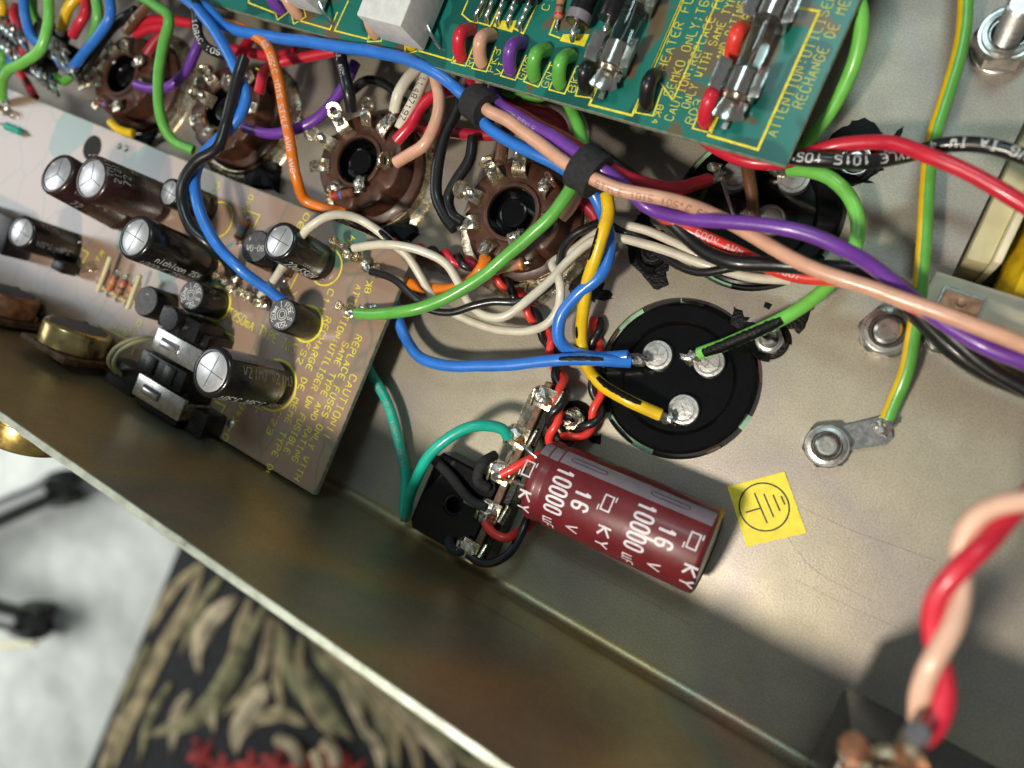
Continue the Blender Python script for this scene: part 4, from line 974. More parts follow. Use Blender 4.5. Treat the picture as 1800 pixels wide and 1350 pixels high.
# ------------------------------------------------------------------ valve sockets
def lug_part(par, base, tip, ring_r=1.9, eye=True, solder=0.0, seed=0, w=1.7):
    """tinned tag rising from the socket face to tip, ending in an eyelet"""
    base, tip = Vector(base), Vector(tip); d = (tip-base); dh = Vector((d.x, d.y, 0)).normalized()
    c = spline([base, base+dh*0.8+Vector((0, 0, 1.8)), base.lerp(tip, 0.6)+Vector((0, 0, 1.0)), tip-dh*(ring_r*0.8 if eye else 0)], 0.5)
    side = Vector((-dh.y, dh.x, 0)); V, Fc = [], []
    for i, p in enumerate(c):
        t = i/(len(c)-1); ww = w*(1.15-0.35*t); T = (c[min(i+1, len(c)-1)]-c[max(0, i-1)]).normalized(); nn = T.cross(side).normalized()
        for s, h in ((-1, -.22), (1, -.22), (1, .22), (-1, .22)): V.append(p+side*(s*ww)+nn*h)
        if i:
            k = 4*(i-1)
            for j in range(4): Fc.append((k+j, k+(j+1) % 4, k+4+(j+1) % 4, k+4+j))
    Fc += [(0, 1, 2, 3), tuple(len(V)-4+j for j in range(4))]
    parts = [(V, Fc)]
    if eye:
        T = (c[-1]-c[-2]).normalized(); nn = T.cross(side).normalized(); nn = nn if nn.z > 0 else -nn
        parts.append(lathe([(ring_r*0.5, -0.22), (ring_r*1.05, -0.24), (ring_r*1.12, 0), (ring_r*1.05, 0.24), (ring_r*0.55, 0.28), (ring_r*0.48, 0), (ring_r*0.5, -0.22)], frame(tip, nn), 24))
    o = obj('solder_lug', join(*parts), 'tin_lug', par, angle=40)
    if solder: obj('solder', blob(base.lerp(tip, 0.55)+Vector((0, 0, 1.1)), 1.5*solder, 1.2*solder, 1.0*solder, seed, 0.55, xdir=dh), 'solder', o)
    if seed % 3 == 0: obj('flux_stain', blob(base.lerp(tip, 0.3)+Vector((0.3, 0.2, 1.5)), 0.9, 0.7, 0.45, seed+1, 0.4), 'flux', o)
    return o
def socket(label, hub, lugs, zt=11.5, rot=0.2, blank=()):
    c = mm(*hub, zt); c.z = 0; fr = frame(c)
    t = thing('valve_socket', label, 'valve socket', c, 'brown valve sockets in a row')
    obj('mounting_saddle', lathe([(19, 0.0), (19, 0.5), (18.6, 0.8), (16.2, 1.2), (15.6, 2.6), (15.2, 2.6)], fr, 56), 'tin_lug', t)
    # notched wafer: eight lobes
    V, Fc = [], []; n = 96
    def rad(a, r, k): return r*(1-k*max(0, math.cos(8*(a-rot)))**6)
    lv = [(15.0, 0.5, 0), (15.0, 4.0, 0.0), (14.2, 4.6, 0.0), (13.2, 5.0, 0.05), (12.9, zt-1.5, 0.09), (12.6, zt-0.6, 0.09), (12.0, zt-0.2, 0.08), (7.4, zt-0.1, 0), (7.1, zt+0.6, 0), (6.8, zt+0.75, 0), (6.2, zt+0.7, 0), (6.05, zt+0.3, 0), (6.05, zt-5, 0), (0, zt-5, 0)]
    rings = []
    for r, z, k in lv:
        if r == 0: rings.append([len(V)]*n); V.append(fr @ Vector((0, 0, z))); continue
        ids = []
        for i in range(n):
            a = 2*math.pi*i/n; q = rad(a, r, k); ids.append(len(V)); V.append(fr @ Vector((q*math.cos(a), q*math.sin(a), z)))
        rings.append(ids)
    for A, B in zip(rings[:-1], rings[1:]):
        for i in range(n):
            j = (i+1) % n
            Fc.append((A[i], A[j], B[i]) if B[i] == B[j] else (A[i], A[j], B[j], B[i]))
    obj('body', (V, Fc), 'phenolic', t, angle=35)
    obj('hub_bore', lathe([(6.0, zt+0.3), (5.8, zt+0.1), (5.5, zt-3.4), (0, zt-3.5)], fr, 40), 'bakelite_black', t)
    obj('centre_spigot', lathe([(3.6, zt-3.5), (3.6, zt-1.0), (3.4, zt-0.7), (3.0, zt-0.6), (2.8, zt-0.8), (0, zt-0.8)], fr, 36), 'bakelite_black', t, angle=30)
    for i, (px, py, eye, sol) in enumerate(lugs):
        zz = zt+(3.5 if eye else 2.2)
        tip = mm(px, py, zz); d = Vector((tip.x-c.x, tip.y-c.y, 0)); L = d.length; d.normalize()
        lug_part(t, c+d*min(8.6, L-4)+Vector((0, 0, zt-0.4)), tip, 2.0, eye, sol*1.1, i+1)
    for i in range(8):
        a = rot+math.pi/8+i*math.pi/4
        o = c+Vector((7.5*math.cos(a), 7.5*math.sin(a), zt-0.15))
        obj('moulded_number', text(str(8-i), planemap(o, (math.cos(a+1.9), math.sin(a+1.9), 0), lift=0.1), 1.3, 1, 0.22, rounds=1), 'phenolic', t, smooth=False)
    return t
S1 = socket('brown valve socket nearest the wire bundle, with the green wire passing over it', (900, 373), [(857, 284, True, 0.9), (810, 333, True, 1.0), (918, 262, False, 1.0), (968, 315, True, 0.9), (803, 397, False, 1.0), (847, 447, False, 1.0), (905, 430, False, 0.7), (968, 392, False, 0.6)])
S2 = socket('brown valve socket with white, red and pink wires on its right side', (630, 283), [(587, 194, True, 1.1), (548, 233, True, 1.0), (646, 184, True, 0.9), (690, 205, False, 1.1), (676, 282, True, 0.6), (545, 293, False, 0.8), (580, 340, False, 1.1), (633, 332, False, 1.0)], rot=0.35)
S3 = socket('brown valve socket behind the blue wire and black sleeve', (392, 190), [(361, 122, True, 0.9), (344, 162, True, 0.8), (402, 132, False, 1.0), (445, 130, False, 1.1), (452, 190, False, 0.9), (335, 215, False, 0.8), (362, 240, False, 0.9)], rot=0.1)
S4 = socket('brown valve socket furthest left, behind the long green wire', (215, 130), [(188, 70, False, 1.1), (150, 100, True, 0.9), (222, 70, False, 1.0), (250, 105, False, 1.1), (138, 152, False, 0.8), (165, 190, False, 0.8), (205, 195, False, 0.9), (248, 150, False, 0.6)], rot=0.3)
# resistors bridging socket tags
def loose_resistor(label, p0, p1, bands, r=1.2, body=6.5, m='resistor_brown'):
    t = thing('tag_resistor', label, 'resistor', p0)
    resistor(t, p0, p1, bands, r, body, m, name='body', droop=0.6)
loose_resistor('small brown resistor bridging two tags of the middle socket', mm(572, 348, 13), mm(636, 338, 13), ['pvc_orange', 'pvc_red', 'pvc_blue', 'resistor_brown', 'pvc_brown'], 1.35, 7.5)
loose_resistor('tan resistor with green and blue bands under the green wire', mm(862, 476, 11), mm(932, 462, 11), ['pvc_blue', 'pvc_green', 'pvc_orange'], 1.5, 8, 'resistor_tan')
loose_resistor('dark resistor beside the far left socket', mm(160, 178, 13), mm(205, 190, 13), ['pvc_brown', 'pvc_blue'], 1.2, 6)
# left-most cluster of metal tags behind the board
for k, (px, py, z) in enumerate(((95, 62, 20), (110, 92, 18), (20, 40, 22), (12, 68, 20), (75, 118, 16))):
    t = thing('tag_cluster', ['tinned tag joint under the yellow wire end at upper left', 'tinned tag joint below the far left blue wire', 'tinned tag joint at the upper left corner', 'tinned tag joint at the left edge beside the red wire', 'tinned tag joint beside the short green wire end'][k], 'solder joint', mm(px, py, z-6))
    for j in range(5):
        a = mm(px-16+8*j, py-8+6*j, z+(j % 3)*1.0)
        obj('tag', tube(spline([a, a+Vector((3.2, -2.5, 0.9)), a+Vector((5.5, -5, -0.6))], 0.6), 0.95, 8, flat=0.5), 'tin_clean', t)
        obj('solder', blob(a+Vector((2.5, -2, 0.4)), 1.5, 1.1, 1.0, k*7+j, 0.6), 'solder', t)
    obj('insulator', box(frame(mm(px+10, py+8, z-7)), 11, 7, 6, 1.0), 'plastic_black', t)
# ------------------------------------------------------------------ tag strip with the bridge rectifier
s0, s1 = mm(965, 672, 9.0), mm(826, 988, 9.0)
ts = thing('tag_strip', 'upright phenolic tag strip carrying burnt solder tags next to the red capacitor', 'tag strip', ((s0.x+s1.x)/2, (s0.y+s1.y)/2, 0))
d_ = (s1-s0).normalized(); L_ = (s1-s0).length
frs = frame((s0+s1)/2-Vector((0, 0, 9)), (0, 0, 1), d_)
obj('strip_board', box(frs, L_, 1.8, 9.0, 0.2, 1), 'phenolic_board', ts)
obj('strip_backing', box(frs @ Matrix.Translation((0, 1.9, 0)), L_*0.98, 1.9, 7.5, 0.2, 1), 'plastic_black', ts)
TG = [(958, 700), (912, 768), (882, 832), (862, 900), (824, 968)]
for k, (px, py) in enumerate(TG):
    q = mm(px, py, 9.2); sidev = frs.to_3x3() @ Vector((0, 1, 0))
    b = obj('tag', box(frame(q-Vector((0, 0, 1.2)), (0, 0, 1), d_), 5.2, 4.6, 1.4, 0.5), 'tin_lug', ts)
    for s in (-1, 1):
        obj('tag_fold', box(frame(q+sidev*(s*3.1)+Vector((0, 0, -3.0)), (0, s*0.35, 1), d_), 4.6, 0.7, 3.4, 0.25), 'tin_lug', b)
    obj('solder', blob(q+Vector((-0.6, 0.2, 0.5)), 2.1, 1.7, 1.0, 20+k, 0.6), 'solder', b)
    obj('flux_stain', blob(q+Vector((0.9, -0.6, 0.45)), 1.2, 0.9, 0.5, 40+k, 0.5), 'flux', b)
obj('mounting_foot', box(frame(mm(935, 735, 0.0), (0, 0, 1), d_), 10, 6, 0.9, 0.2), 'tin_lug', ts)
br = thing('bridge_rectifier', 'square black bridge rectifier with a centre hole and black legs beside the tag strip', 'rectifier', mm(790, 890))
bc = mm(797, 885, 7.0); frb = frame((bc.x, bc.y, 0.4), (0.05, -0.02, 1), d_)
def rect_hole(w, h, r, zt, n=48, cut=3.0):
    """chamfer-cornered block with a round through-hole, one corner cut"""
    out = []
    for i in range(n):
        t = 2*math.pi*i/n; c, s = math.cos(t), math.sin(t)
        k = min(w/2/max(1e-6, abs(c)), h/2/max(1e-6, abs(s)))
        x, y = c*k, s*k
        if x+y > w/2+h/2-cut: k *= (w/2+h/2-cut)/(x+y); x, y = c*k, s*k
        out.append((x, y))
    V, Fc = [], []
    def ring(f, z):
        ids = []
        for i in range(n): x, y = f(i); ids.append(len(V)); V.append(frb @ Vector((x, y, z)))
        return ids
    rs = [ring(lambda i: out[i], 0), ring(lambda i: out[i], zt-0.7), ring(lambda i: (out[i][0]*0.95, out[i][1]*0.95), zt)]
    cr = lambda q: (lambda i: (q*math.cos(2*math.pi*i/n), q*math.sin(2*math.pi*i/n)))
    rs += [ring(cr(r*1.45), zt), ring(cr(r*1.35), zt-0.25), ring(cr(r*1.05), zt-0.3), ring(cr(r), zt-0.6), ring(cr(r), 0.5)]
    for A, B in zip(rs[:-1], rs[1:]):
        for i in range(n): Fc.append((A[i], A[(i+1) % n], B[(i+1) % n], B[i]))
    return V, Fc
obj('body', rect_hole(20.5, 17.5, 1.9, 7.4), 'bakelite_black', br, angle=30)
obj('edge_highlight_bead', tube([frb @ Vector((-9.0, -8.3, 7.3)), frb @ Vector((0, -8.35, 7.3)), frb @ Vector((8.4, -8.35, 7.3))], 0.35, 8), 'bakelite_black', br)
for pts in (((762, 806, 8.5), (790, 835, 9.5), (828, 880, 9.5), (856, 893, 10)), ((870, 800, 6), (848, 815, 10), (840, 845, 10), (858, 858, 8)), ((795, 945, 6), (790, 955, 8.5), (800, 968, 9), (818, 968, 9.5))):
    obj('leg', tube(spline([mm(*p) for p in pts], 0.6), 1.25, 12, rfun=lambda t: 1.0), 'tape_cloth', br)
obj('leg_tip', tube(spline([mm(818, 880, 9.6), mm(835, 888, 10), mm(852, 893, 10)], 0.5), 0.75, 10), 'tin_clean', br)
# ------------------------------------------------------------------ transformer seen through its rectangular cut-out
tx, ty = CUT[0]
tf = thing('power_transformer', 'transformer with cream bobbin and yellow taped coil showing through the chassis cut-out', 'transformer', (tx+40, ty+60, -20))
obj('core', box(frame((tx+45, ty+75, -40)), 89, 149, 24, 0.5), 'dark_void', tf)
W1 = mm(1655, 525, 2)
obj('flange', box(frame((tx+2.9, ty+85, -14)), 4.4, 136, 17.0, 0.8), 'bobbin', tf)
obj('flange_lip', box(frame((tx+5.9, ty+85, -14)), 1.5, 136, 20.0, 0.5), 'bobbin_white', tf)
def coil():
    V, Fc = [], []; n, k = 26, 34
    for i in range(n+1):
        t = i/n; y = ty+10+140*t
        for j in range(k+1):
            a = math.pi*j/k; r = 34+0.5*math.sin(j*1.7+i*0.5)+0.6*noise.noise(Vector((i*0.6, j*0.5, 2)))
            V.append(Vector((tx+44-r*math.cos(a)*1.03, y, -12+19*max(0,math.sin(a))**0.30+0.4*noise.noise(Vector((i, j*0.6, 7))))))
    for i in range(n):
        for j in range(k): Fc.append((i*(k+1)+j, i*(k+1)+j+1, (i+1)*(k+1)+j+1, (i+1)*(k+1)+j))
    V.append(Vector((tx+45, ty+10, -12))); c = len(V)-1
    for j in range(k): Fc.append((c, j+1, j))
    return V, Fc
obj('coil', coil(), 'coil_tape', tf)
# terminal ledge at the near end
q = mm(1705, 535, 6)
led = obj('terminal_ledge', box(frame((q.x+14, q.y-1.0, -8)), 44, 11, 13.5, 1.0), 'bobbin_white', tf)
obj('terminal_pocket', box(frame((mm(1690, 528, 5.7).x, mm(1690, 530, 5.7).y, 5.3)), 8.0, 4.2, 0.5, 0.15, 1), 'tin_clean', led)
obj('terminal_plate', box(frame((mm(1690, 532, 5.9).x, mm(1690, 532, 5.9).y, 5.6)), 7.0, 3.2, 0.5, 0.15, 1), 'copper', led)
obj('terminal_rivet', lathe([(0.9, 0), (0.8, 0.35), (0, 0.4)], frame((mm(1690, 532, 6.1).x, mm(1690, 532, 6.1).y, 6.1)), 16), 'copper', led)
obj('end_bell', box(frame((tx+45, ty+5.4, -16)), 86, 9.5, 12, 1.0), 'plastic_black', tf)
# ------------------------------------------------------------------ tall switch at the lower right corner
sw = thing('panel_switch', 'tall switch with coppery terminals at the lower right corner', 'switch', (mm(1640, 1340, 0).x, mm(1640, 1340, 0).y, 0))
q = mm(1640, 1345, 30)
obj('body', box(frame((36, (FOLD+0.4-36)/2, 18)), 30, -36-FOLD-0.4, 24, 1.2), 'plastic_black', sw)
for k, (px, py, z) in enumerate(((1600, 1318, 62), (1505, 1338, 60))):
    a = mm(px, py, z); base = Vector((a.x+3, -39, 41))
    tm = obj('terminal', tube(spline([base, base.lerp(a, 0.5), a+Vector((0, 0, -2)), a], 1), 2.2, 16, flat=0.45), 'tin_lug', sw)
    obj('solder', blob(a+Vector((0.5, -1.2, -1)), 1.7, 1.5, 1.6, 60+k, 0.5), 'copper', tm)
a = mm(1560, 1325, 56); obj('cross_bar', tube(spline([mm(1520, 1330, 57), mm(1560, 1322, 57), mm(1600, 1335, 57)], 1), 0.9, 12), 'tin_lug', sw)
obj('terminal_end', lathe([(0, 1.2), (1.2, 1.15), (1.45, 0.8), (1.5, -2), (0, -2)], frame(mm(1614, 1290, 64.5), (-0.2, 0.4, 1)), 28), 'plastic_grey', sw)
obj('terminal_stub', tube(spline([mm(1500, 1310, 60), mm(1508, 1328, 58), mm(1512, 1360, 54), Vector((24, -40, 41))], 1), 1.9, 16, 0.4), 'copper', sw)
# ------------------------------------------------------------------ control bushing outside the front wall
q = mm(45, 775, 52)
kb = thing('panel_bushing', 'brass bushing outside the chassis rim at the left edge', 'bushing', (q.x, FOLD-2.2, 50))
obj('bushing', lathe([(9, 0), (9.6, 0.4), (9.6, 3), (9.2, 3.4), (9.2, 8), (8.6, 9), (6.0, 9.2)], frame((q.x-3, FOLD-2.2, 50), (0, -1, 0)), 48), 'brass', kb)
# ------------------------------------------------------------------ floor, rug and chair foot far below
ZF = -750.0
fl_ = obj('floor', ([(-6000, -6000, ZF), (6000, -6000, ZF), (6000, 6000, ZF), (-6000, 6000, ZF)], [(0, 1, 2, 3)]), 'floor_lino', None, smooth=False, loc=(0, 0, ZF)); fl_['kind'] = 'structure'
ra, rb_ = mm(312, 968, ZF+8), mm(150, 1362, ZF+8)
rd = (rb_-ra).normalized(); rn = Vector((-rd.y, rd.x, 0))
if rn.dot(mm(700, 1200, ZF)-ra) < 0: rn = -rn
rug = thing('patterned_rug', 'black rug with beige and olive leaves and red flowers on the floor below', 'rug', ra)
def rp_(a, b, z=ZF+8): v = ra+rd*a+rn*b; return Vector((v.x, v.y, z))
c0 = rp_(-900, 0); 
frr = frame(rp_(300, 900, ZF), (0, 0, 1), rn)
obj('pile', box(frr, 1800, 2600, 8, 2), 'rug_black', rug)
def leaf_mesh(pts, wd, z):
    c = spline([mm(*p, z) for p in pts], 14); V, Fc = [], []
    n = len(c)
    for i, p in enumerate(c):
        t = i/(n-1); T = (c[min(i+1, n-1)]-c[max(0, i-1)]).normalized(); s = Vector((-T.y, T.x, 0))
        ww = 0.8*wd*max(0.04, math.sin(math.pi*min(1, t*0.96+0.04))**0.75)*(1+0.15*noise.noise(Vector((i*0.5, wd, 0))))
        V += [Vector((p.x, p.y, z-3))+s*ww, Vector((p.x, p.y, z))+s*ww*0.9, Vector((p.x, p.y, z+0.4)), Vector((p.x, p.y, z))-s*ww*0.9, Vector((p.x, p.y, z-3))-s*ww]
        if i:
            k = 5*(i-1)
            for j in range(4): Fc.append((k+j, k+j+1, k+j+6, k+j+5))
    return V, Fc
def leaf(pts, wd, m):
    o = obj('woven_leaf', leaf_mesh(pts, wd, ZF+11), m, rug, angle=60)
    obj('leaf_vein', tube(spline([mm(p[0], p[1], ZF+10.6) for p in pts], 16), 1.6, 6), 'rug_olive' if m != 'rug_olive' else 'rug_tan', o)
leaf([(360, 980), (330, 1060), (280, 1150), (240, 1240), (190, 1370)], 17, 'rug_tan')
leaf([(352, 990), (300, 1040), (255, 1120)], 12, 'rug_tan')
leaf([(262, 1130), (235, 1180), (205, 1250)], 14, 'rug_olive')
leaf([(230, 1230), (200, 1290), (172, 1370)], 15, 'rug_tan')
leaf([(415, 1050), (370, 1090), (345, 1140), (350, 1185)], 22, 'rug_cream')
leaf([(470, 1060), (430, 1120), (405, 1180), (360, 1250), (300, 1280), (255, 1295)], 24, 'rug_olive')
leaf([(440, 1050), (420, 1110), (400, 1190)], 14, 'rug_tan')
leaf([(475, 1080), (465, 1150), (450, 1200)], 12, 'rug_tan')
leaf([(468, 1200), (440, 1250), (415, 1290), (415, 1330)], 26, 'rug_cream')
leaf([(485, 1090), (510, 1170), (560, 1240), (620, 1300)], 28, 'rug_olive')
leaf([(545, 1120), (570, 1160), (610, 1200), (640, 1260)], 22, 'rug_olive')
leaf([(570, 1130), (640, 1200), (680, 1270), (700, 1360)], 24, 'rug_tan')
leaf([(640, 1180), (700, 1240), (760, 1300), (800, 1370)], 22, 'rug_cream')
leaf([(610, 1160), (650, 1230), (690, 1330)], 14, 'rug_olive')
leaf([(440, 1275), (490, 1255), (540, 1275)], 14, 'rug_tan')
leaf([(700, 1230), (770, 1300), (850, 1360)], 18, 'rug_olive')
leaf([(390, 1010), (345, 1075), (318, 1150)], 13, 'rug_olive')
leaf([(500, 1110), (485, 1190), (500, 1260)], 12, 'rug_tan')
leaf([(530, 1115), (525, 1180), (555, 1260), (590, 1300)], 13, 'rug_tan')
leaf([(660, 1210), (720, 1290), (740, 1370)], 15, 'rug_tan')
leaf([(335, 1215), (310, 1250), (300, 1330)], 13, 'rug_cream')
leaf([(300, 1200), (262, 1260), (245, 1340)], 12, 'rug_olive')
leaf([(395, 1190), (372, 1240), (375, 1290)], 11, 'rug_cream')
leaf([(640, 1280), (665, 1320), (672, 1370)], 12, 'rug_cream')
leaf([(590, 1180), (620, 1240), (650, 1310)], 11, 'rug_cream')
leaf([(450, 1180), (425, 1225), (385, 1262)], 10, 'rug_tan')
for k, (px, py) in enumerate(((352, 1330), (395, 1362), (440, 1358), (484, 1352), (530, 1360), (575, 1350), (612, 1362))):
    for j in range(5):
        a = j*1.256+k; p = mm(px, py, ZF+11)
        if k < 6 or j < 3: pass
        leaf_v = leaf_mesh_pts = [p, p+Vector((17*math.cos(a), 17*math.sin(a), -6)), p+Vector((32*math.cos(a+0.2), 32*math.sin(a+0.2), -7))]
        c = spline(leaf_v, 6); obj('woven_petal', tube(c, 9, 8, 0.3, rfun=lambda t: 0.5+0.5*math.sin(math.pi*min(1, t+0.15)), flat=0.35 if False else 1.0), 'rug_red', rug)
for k, pts in enumerate((([(488, 1300), (515, 1312), (530, 1345)]), ([(570, 1308), (585, 1315), (592, 1345)]), ([(555, 1322), (562, 1340), (566, 1360)]))):
    obj('woven_stem', tube(spline([mm(*p, ZF+16) for p in pts], 8), 9, 8, 0.3), 'rug_cream', rug)
# the pattern goes on over the rest of the rug
random.seed(21)
for k in range(150):
    a_, b_ = random.uniform(-320, 1100), random.uniform(30, 1250); p = rp_(a_, b_, ZF+11)
    pw = Vector((p.x*0.1, p.y*0.1, p.z*0.1)); cc = RW.transposed() @ (pw-Vector((0, 0, H*0.1)))
    sx, sy = 900+F*cc.x/-cc.z, 675-F*cc.y/-cc.z
    if -60 < sx < 1860 and -60 < sy < 1410: continue          # the part in the photograph is laid out above
    t_ = random.uniform(0, 6.28); L = random.uniform(60, 130); d1 = Vector((math.cos(t_), math.sin(t_), 0)); d2 = Vector((math.cos(t_+0.6), math.sin(t_+0.6), 0))
    c = spline([p, p+d1*L, p+d1*L+d2*L*0.8], 14); V, Fc = [], []; n = len(c); wd = random.uniform(14, 24)
    for i, q in enumerate(c):
        T = (c[min(i+1, n-1)]-c[max(0, i-1)]).normalized(); s_ = Vector((-T.y, T.x, 0)); ww = wd*max(0.05, math.sin(math.pi*(i+0.3)/(n-0.4))**0.75)
        V += [q+s_*ww-Vector((0, 0, 3)), q+s_*ww*0.9, q-s_*ww*0.9, q-s_*ww-Vector((0, 0, 3))]
        if i: Fc += [(4*i-4+j, 4*i-3+j, 4*i+1+j, 4*i+j) for j in range(3)]
    obj('woven_leaf', (V, Fc), random.choice(['rug_tan', 'rug_olive', 'rug_cream', 'rug_tan', 'rug_red']), rug, angle=60)
# office chair foot
ch = thing('office_chair', 'black office chair feet on the pale floor at the left edge', 'chair', mm(-160, 990, ZF))
hub = mm(-230, 1010, ZF+90)
obj('hub', lathe([(0, 60), (42, 55), (48, 0), (40, -30), (0, -32)], frame(hub), 32), 'plastic_black', ch)
for k, (px, py) in enumerate(((112, 858), (62, 1090))):
    e = mm(px, py, ZF+55)
    arm = obj('leg', tube(spline([hub, hub.lerp(e, 0.5)+Vector((0, 0, 16)), e+Vector((0, 0, 12))], 10), 25, 14, 0.3, rfun=lambda t: 1.15-0.3*t), 'plastic_black', ch)
    for s in (-1, 1):
        d = (e-hub).normalized(); sdv = Vector((-d.y, d.x, 0))
        obj('caster_wheel', lathe([(0, -11), (24, -11), (27, -7), (27, 7), (24, 11), (0, 11)], frame(mm(px, py, ZF+28)+sdv*(s*16), sdv), 28), 'rubber', ch)
    obj('caster_hood', lathe([(0, 40), (20, 36), (29, 20), (30, 4)], frame(mm(px, py, ZF+26)), 24), 'plastic_black', ch)
a, b = mm(-60, 1140, ZF+6), mm(58, 1132, ZF+6)
st = obj('floor_strip', box(frame(a.lerp(b, 0.5)-Vector((0, 0, 6)), (0, 0, 1), b-a), (b-a).length, 9, 5, 1), 'bobbin', None, loc=a); tag(st, 'thin pale olive strip lying on the floor below the chair foot', 'strip')
# ------------------------------------------------------------------ wiring
def wire(label, col, r, pts, strip0=0, strip1=0, txt=None, group=None, name='wire', marks=(), stripe=None, cap=0.12):
    pts = list(pts)
    for e in (0, -1):            # wires that leave the picture go on for a while
        a, b = pts[e], pts[1 if e == 0 else -2]
        if a[0] >= 1815 or a[1] <= -8 or a[0] <= -10:
            d = Vector((a[0]-b[0], a[1]-b[1])); d = d.normalized()*320
            q = (a[0]+d.x, a[1]+d.y, max(4, a[2]-4))
            if e == 0: pts.insert(0, q)
            else: pts.append(q)
    c = spline([mm(*p) for p in pts], 0.9)
    base = c[0].copy()
    for i in range(len(c)):      # hand-bent wire is never quite true
        w_ = 0.30*min(1, i/6, (len(c)-1-i)/6)
        c[i] = c[i]+Vector((noise.noise(c[i]*0.11+Vector((len(pts), 0, 0))), noise.noise(c[i]*0.11+Vector((0, 5, r))), 0))*w_
    ph_ = random.uniform(0, 50)
    o = obj(name, tube(c, r, 16, cap, rfun=lambda t: 1+0.03*noise.noise(Vector((t*len(c)*0.12, ph_, 0)))), 'pvc_'+col, None, loc=base, angle=50)
    tag(o, label, 'wire', group)
    def tail(p, d, L):
        q = [p-d*0.6, p+d*L*0.5, p+d*L+Vector((0, 0, -0.3))]
        obj('conductor', tube(spline(q, 0.4), r*0.5, 8), 'solder', o)
        obj('solder', blob(p+d*L*0.9, r*0.95, r*0.8, r*0.7, int(p.x*7) % 50, 0.5, xdir=d), 'solder', o)
    if strip0: tail(c[0], (c[0]-c[1]).normalized(), strip0)
    if strip1: tail(c[-1], (c[-1]-c[-2]).normalized(), strip1)
    camp = Vector((0, 0, H))
    S = [0.0]
    for a, b in zip(c[:-1], c[1:]): S.append(S[-1]+(b-a).length)
    def at(s):
        s = max(0, min(S[-1]-1e-4, s)); i = max(0, min(len(c)-2, next((k for k in range(len(S)-1) if S[k+1] > s), len(c)-2)))
        t = (s-S[i])/(S[i+1]-S[i]); p = c[i].lerp(c[i+1], t)
        T = ((c[min(i+2, len(c)-1)]-c[max(i-1, 0)])).normalized()
        n = Vector((0, 0, 1)); n = (n+0.55*(camp-p).normalized()); n = (n-n.dot(T)*T).normalized()
        return p, T, n
    if txt:
        s_, x0, hgt, flip, inkm = txt[:5]; off = txt[5] if len(txt) > 5 else 0.0
        def f(a, b, l=0.0):
            p, T, n = at(x0-a if flip else x0+a)
            y = n.cross(T); y = -y if flip else y
            g = (b-hgt/2+off)/r
            return p+(n*math.cos(g)+y*math.sin(g))*(r+0.02+l)
        obj('printed_text', text(s_, f, hgt, hgt*0.95, hgt*0.14, rounds=1, step=0.4), inkm, o, smooth=False)
    for (x0, x1, g0, g1) in marks:     # black paint daubs on the insulation
        if x0 < 0: x0, x1 = S[-1]+x0, S[-1]+x1
        V, Fc = [], []; n_, k_ = max(6, int((x1-x0)/0.5)), 8
        for i in range(n_+1):
            p, T, n = at(x0+(x1-x0)*i/n_); y = n.cross(T)
            sh = 0.55+0.45*math.sin(math.pi*i/n_)**0.4+0.3*noise.noise(Vector((i*0.9, x0, 1)))
            gm = (g0+g1)/2; gh = (g1-g0)/2*max(0.1, sh)
            for j in range(k_+1):
                g = gm-gh+2*gh*j/k_
                V.append(p+(n*math.cos(g)+y*math.sin(g))*(r+0.05))
        for i in range(n_):
            for j in range(k_): Fc.append((i*(k_+1)+j, (i+1)*(k_+1)+j, (i+1)*(k_+1)+j+1, i*(k_+1)+j+1))
        obj('paint_daub', (V, Fc), 'paint_black', o)
    if stripe:
        V, Fc = [], []; n_, k_ = len(c)*1, 8
        for i in range(n_+1):
            p, T, n = at(S[-1]*i/n_); y = n.cross(T)
            for j in range(k_+1):
                g = stripe[1]+(stripe[2]-stripe[1])*j/k_
                V.append(p+(n*math.cos(g)+y*math.sin(g))*(r+0.03))
        for i in range(n_):
            for j in range(k_): Fc.append((i*(k_+1)+j, (i+1)*(k_+1)+j, (i+1)*(k_+1)+j+1, i*(k_+1)+j+1))
        obj('colour_stripe', (V, Fc), 'pvc_'+stripe[0], o)
    return o
RW_ = 1.45
# --- main bundle
wire('pink wire running from the green board through both tapes to the right edge', 'peach', RW_, [(846, 135, 15), (848, 165, 18), (855, 190, 22), (900, 217, 24), (960, 262, 26), (1010, 297, 27), (1045, 315, 27), (1100, 336, 26), (1190, 354, 24), (1270, 385, 19.5), (1340, 425, 19.5), (1430, 472, 21), (1550, 513, 22), (1680, 562, 23), (1815, 612, 23)], txt=('AWM STYLE 1015 105gC 600V', 46, 1.3, False, 'ink_tan', -0.9))
wire('purple wire of the bundle crossing over the pink wire', 'purple', RW_, [(872, 145, 15), (868, 165, 17), (885, 190, 21), (920, 212, 23.5), (990, 252, 25), (1050, 292, 25.5), (1095, 325, 23), (1140, 366, 20), (1200, 384, 21), (1300, 391, 23), (1400, 406, 24), (1480, 437, 23), (1540, 474, 20), (1600, 522, 18), (1665, 572, 19), (1740, 614, 20), (1815, 640, 20)], txt=('AWM STYLE', 16, 1.2, False, 'ink_grey', -0.6))
wire('crimson wire of the bundle ending at the half hidden can capacitor', 'crimson', RW_, [(826, 135, 16), (832, 160, 16), (870, 180, 19), (950, 222, 21.5), (1020, 262, 23), (1065, 293, 23), (1130, 323, 19), (1190, 330, 14), (1247, 316, 8)], strip1=2.5)
